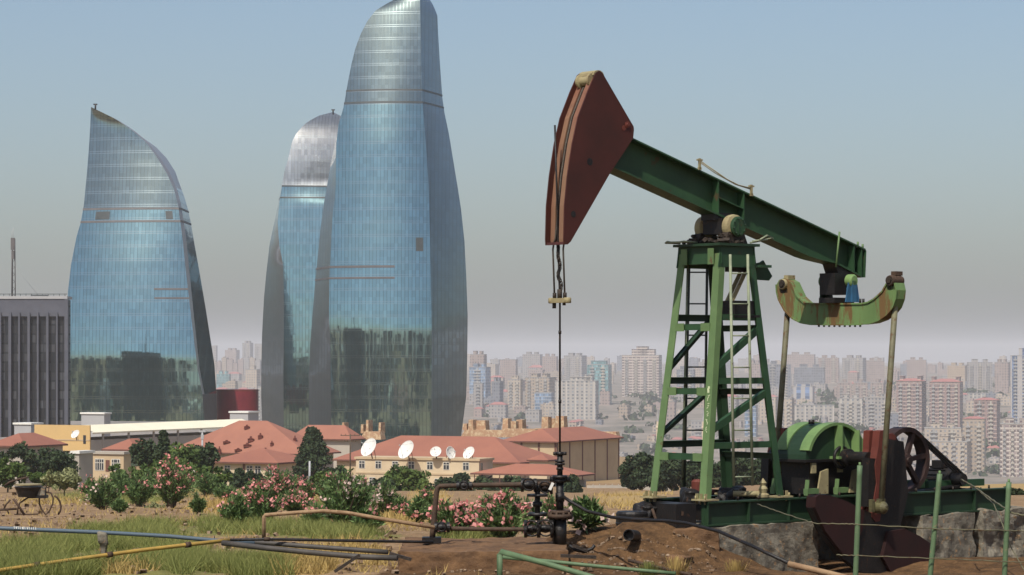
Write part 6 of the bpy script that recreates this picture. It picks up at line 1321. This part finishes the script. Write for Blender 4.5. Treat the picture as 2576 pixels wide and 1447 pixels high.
# rubble
V = []; mi = []
for i in range(1500):
    u, v = (rnd.uniform(-20, 1000), rnd.uniform(1245, 1445)) if rnd.random() < .6 else (rnd.uniform(1000, 1800), rnd.uniform(1370, 1446))
    if u > 1000: c = ground_at(u, v, 43, 60)
    else: c = ground_at(u, v, 43, 300)
    s = (rnd.uniform(.012, .05) if u < 1000 else rnd.uniform(.008, .026)) * (1 + (c.y - 44) / 60); mm = Matrix.Rotation(rnd.random() * 6, 3, 'Z') @ Matrix.Rotation(rnd.random() * 3, 3, 'X'); 
    pp = [c + mm @ Vector((a * s * rnd.uniform(.6, 1.5), b_ * s, e * s * .7)) + Vector((0, 0, s * .3)) for e in (-1, 1) for a, b_ in ((-1, -1), (1, -1), (1, 1), (-1, 1))]
    for qd in ((4, 5, 6, 7), (0, 1, 5, 4), (1, 2, 6, 5), (2, 3, 7, 6), (3, 0, 4, 7)): V.append([list(pp[k]) for k in qd])
M['rubble'] = plain('pale_rubble', (.30, .22, .15), (.15, .09, .05), 6, .95, world=True)
o = quadmesh('rubble', np.array(V), M['rubble']); tag(o, 'small stones strewn over the soil', 'stones', kind='stuff')
# ================================================================ the city behind the viewer, mirrored in the towers
FAC['shade'] = ('dark', facade('backlit_block', (.04, .038, .036), (.03, .03, .03), (.01, .012, .014), 3.0, 3.1, .5, .5))  # near-black walls carry the backlit shade that the glass should mirror
FAC['shade2'] = ('dark', facade('backlit_green_block', (.025, .035, .025), (.04, .04, .035), (.01, .012, .014), 4.0, 3.1, .4, .5))
FAC['shade3'] = ('dark', facade('backlit_brown_block', (.05, .032, .024), (.035, .025, .02), (.012, .012, .012), 3.4, 3.0, .4, .5))
az = -76.; i = 0
while az < 74:
    wd_ = rnd.uniform(26, 62); D_ = rnd.uniform(820, 980)
    if abs(az) < 17: D_ = rnd.uniform(1215, 1330)
    x, y = -40 + D_ * math.sin(R(az)), 1130 - D_ * math.cos(R(az)); eye = rnd.choice([-4, 6, 14, 20, 28, 38, 52, 30, 62]) * D_ / 1000
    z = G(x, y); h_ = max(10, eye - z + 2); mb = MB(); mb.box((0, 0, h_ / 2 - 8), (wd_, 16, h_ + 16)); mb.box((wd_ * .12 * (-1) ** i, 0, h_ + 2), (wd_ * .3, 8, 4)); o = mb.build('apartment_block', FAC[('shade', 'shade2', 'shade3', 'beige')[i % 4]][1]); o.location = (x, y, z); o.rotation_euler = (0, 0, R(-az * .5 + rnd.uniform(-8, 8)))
    tag(o, f"{'wide' if wd_ > 48 else 'slim' if wd_ < 34 else 'plain'} {'tall' if h_ > 40 else 'low' if h_ < 24 else 'mid-height'} dark {('grey', 'green', 'brown', 'beige')[i % 4]} block {'behind' if abs(az) < 17 else 'far left of' if az < -45 else 'left of' if az < 0 else 'right of' if az < 45 else 'far right of'} the viewer, mirrored in the towers", 'building', 'dark blocks mirrored in the towers')
    az += math.degrees(wd_ / D_) * rnd.uniform(.95, 1.35); i += 1
# a nearer ring of blocks and dark woods, added to darken the low reflections
n2 = 0
for i in range(150):
    a_ = rnd.uniform(-80, 80); D_ = rnd.uniform(330, 760); x, y = -40 + D_ * math.sin(R(a_)), 1130 - D_ * math.cos(R(a_))
    if abs(x) < .215 * max(y, 0) + 40 or n2 > 58: continue
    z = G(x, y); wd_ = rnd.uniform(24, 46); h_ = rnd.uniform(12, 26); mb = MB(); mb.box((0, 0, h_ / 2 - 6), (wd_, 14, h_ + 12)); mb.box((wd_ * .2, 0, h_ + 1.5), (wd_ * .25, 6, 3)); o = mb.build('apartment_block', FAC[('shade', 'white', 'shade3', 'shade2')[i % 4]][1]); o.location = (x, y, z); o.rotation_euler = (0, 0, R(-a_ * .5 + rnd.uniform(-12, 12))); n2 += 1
    tag(o, f"{'wide' if wd_ > 38 else 'slim' if wd_ < 30 else 'plain'} {'taller' if h_ > 21 else 'squat' if h_ < 16 else 'medium'} {('dark grey', 'white', 'dark brown', 'dark green')[i % 4]} block {'near' if D_ < 480 else 'farther'} {'left' if x < 0 else 'right'} of the towers, added, seen only in their glass", 'building', 'dark blocks mirrored in the towers')
V = []
for i in range(330):
    y = rnd.uniform(60, 1050); x = rnd.choice([-1, 1]) * (.21 * y + 30 + abs(rnd.gauss(0, 1)) * 240); c = np.array([x, y, G(x, y)]); rr = rnd.uniform(5, 11)
    for k in range(20):
        d = nr.normal(size=3); d /= np.linalg.norm(d); qq = c + d * rr * np.array([1, 1, .7]) + np.array([0, 0, rr * .45]); a = nr.normal(size=3); a /= np.linalg.norm(a); e = np.cross(a, d); e /= np.linalg.norm(e) + 1e-6; s = rr * .5; V.append([qq - a * s, qq + e * s, qq + a * s, qq - e * s])
o = quadmesh('added_wood', np.array(V), M['leaf_dark'], col=nr.rand(len(V))); tag(o, 'added dark wood beside the view, darkening the tower reflections', 'wood', kind='stuff')  # added out of view so the glass mirrors something dark
V = []
for i in range(260):
    u = rnd.uniform(170, 1300); y = rnd.uniform(880, 1040); x = (u - 1288) / F * y; rr = rnd.uniform(4, 6); c = np.array([x, y, -37.])
    for k in range(20):
        d = nr.normal(size=3); d /= np.linalg.norm(d); qq = c + d * rr * np.array([1, 1, .8]); a = nr.normal(size=3); a /= np.linalg.norm(a); e = np.cross(a, d); e /= np.linalg.norm(e) + 1e-6; s = rr * .5; V.append([qq - a * s, qq + e * s, qq + a * s, qq - e * s])
o = quadmesh('added_trees', np.array(V), M['leaf_dark'], col=nr.rand(len(V))); tag(o, 'added dark trees hidden behind the compound, darkening the tower reflections', 'trees', kind='stuff')  # added behind the roofs to darken the lowest rows of the glass
# ================================================================ HAZE
mb = MB(); x0, x1, y0, y1, z0, z1 = -20600, 20600, -3100, 30500, -163, 172
mb.box(((x0 + x1) / 2, (y0 + y1) / 2, (z0 + z1) / 2), (x1 - x0, y1 - y0, z1 - z0))
m = bpy.data.materials.new('haze_air'); m.use_nodes = True; t = m.node_tree; t.nodes.remove(t.nodes['Principled BSDF'])
pv = t.nodes.new('ShaderNodeVolumePrincipled'); pv.inputs['Color'].default_value = (.93, .93, .965, 1); pv.inputs['Density'].default_value = 6.5e-5; pv.inputs['Anisotropy'].default_value = 0.0
t.links.new(pv.outputs[0], t.nodes['Material Output'].inputs['Volume'])
hz = mb.build('haze', m); tag(hz, 'thin grey summer haze over the city', 'haze', kind='stuff')
S.cycles.volume_bounces = 1
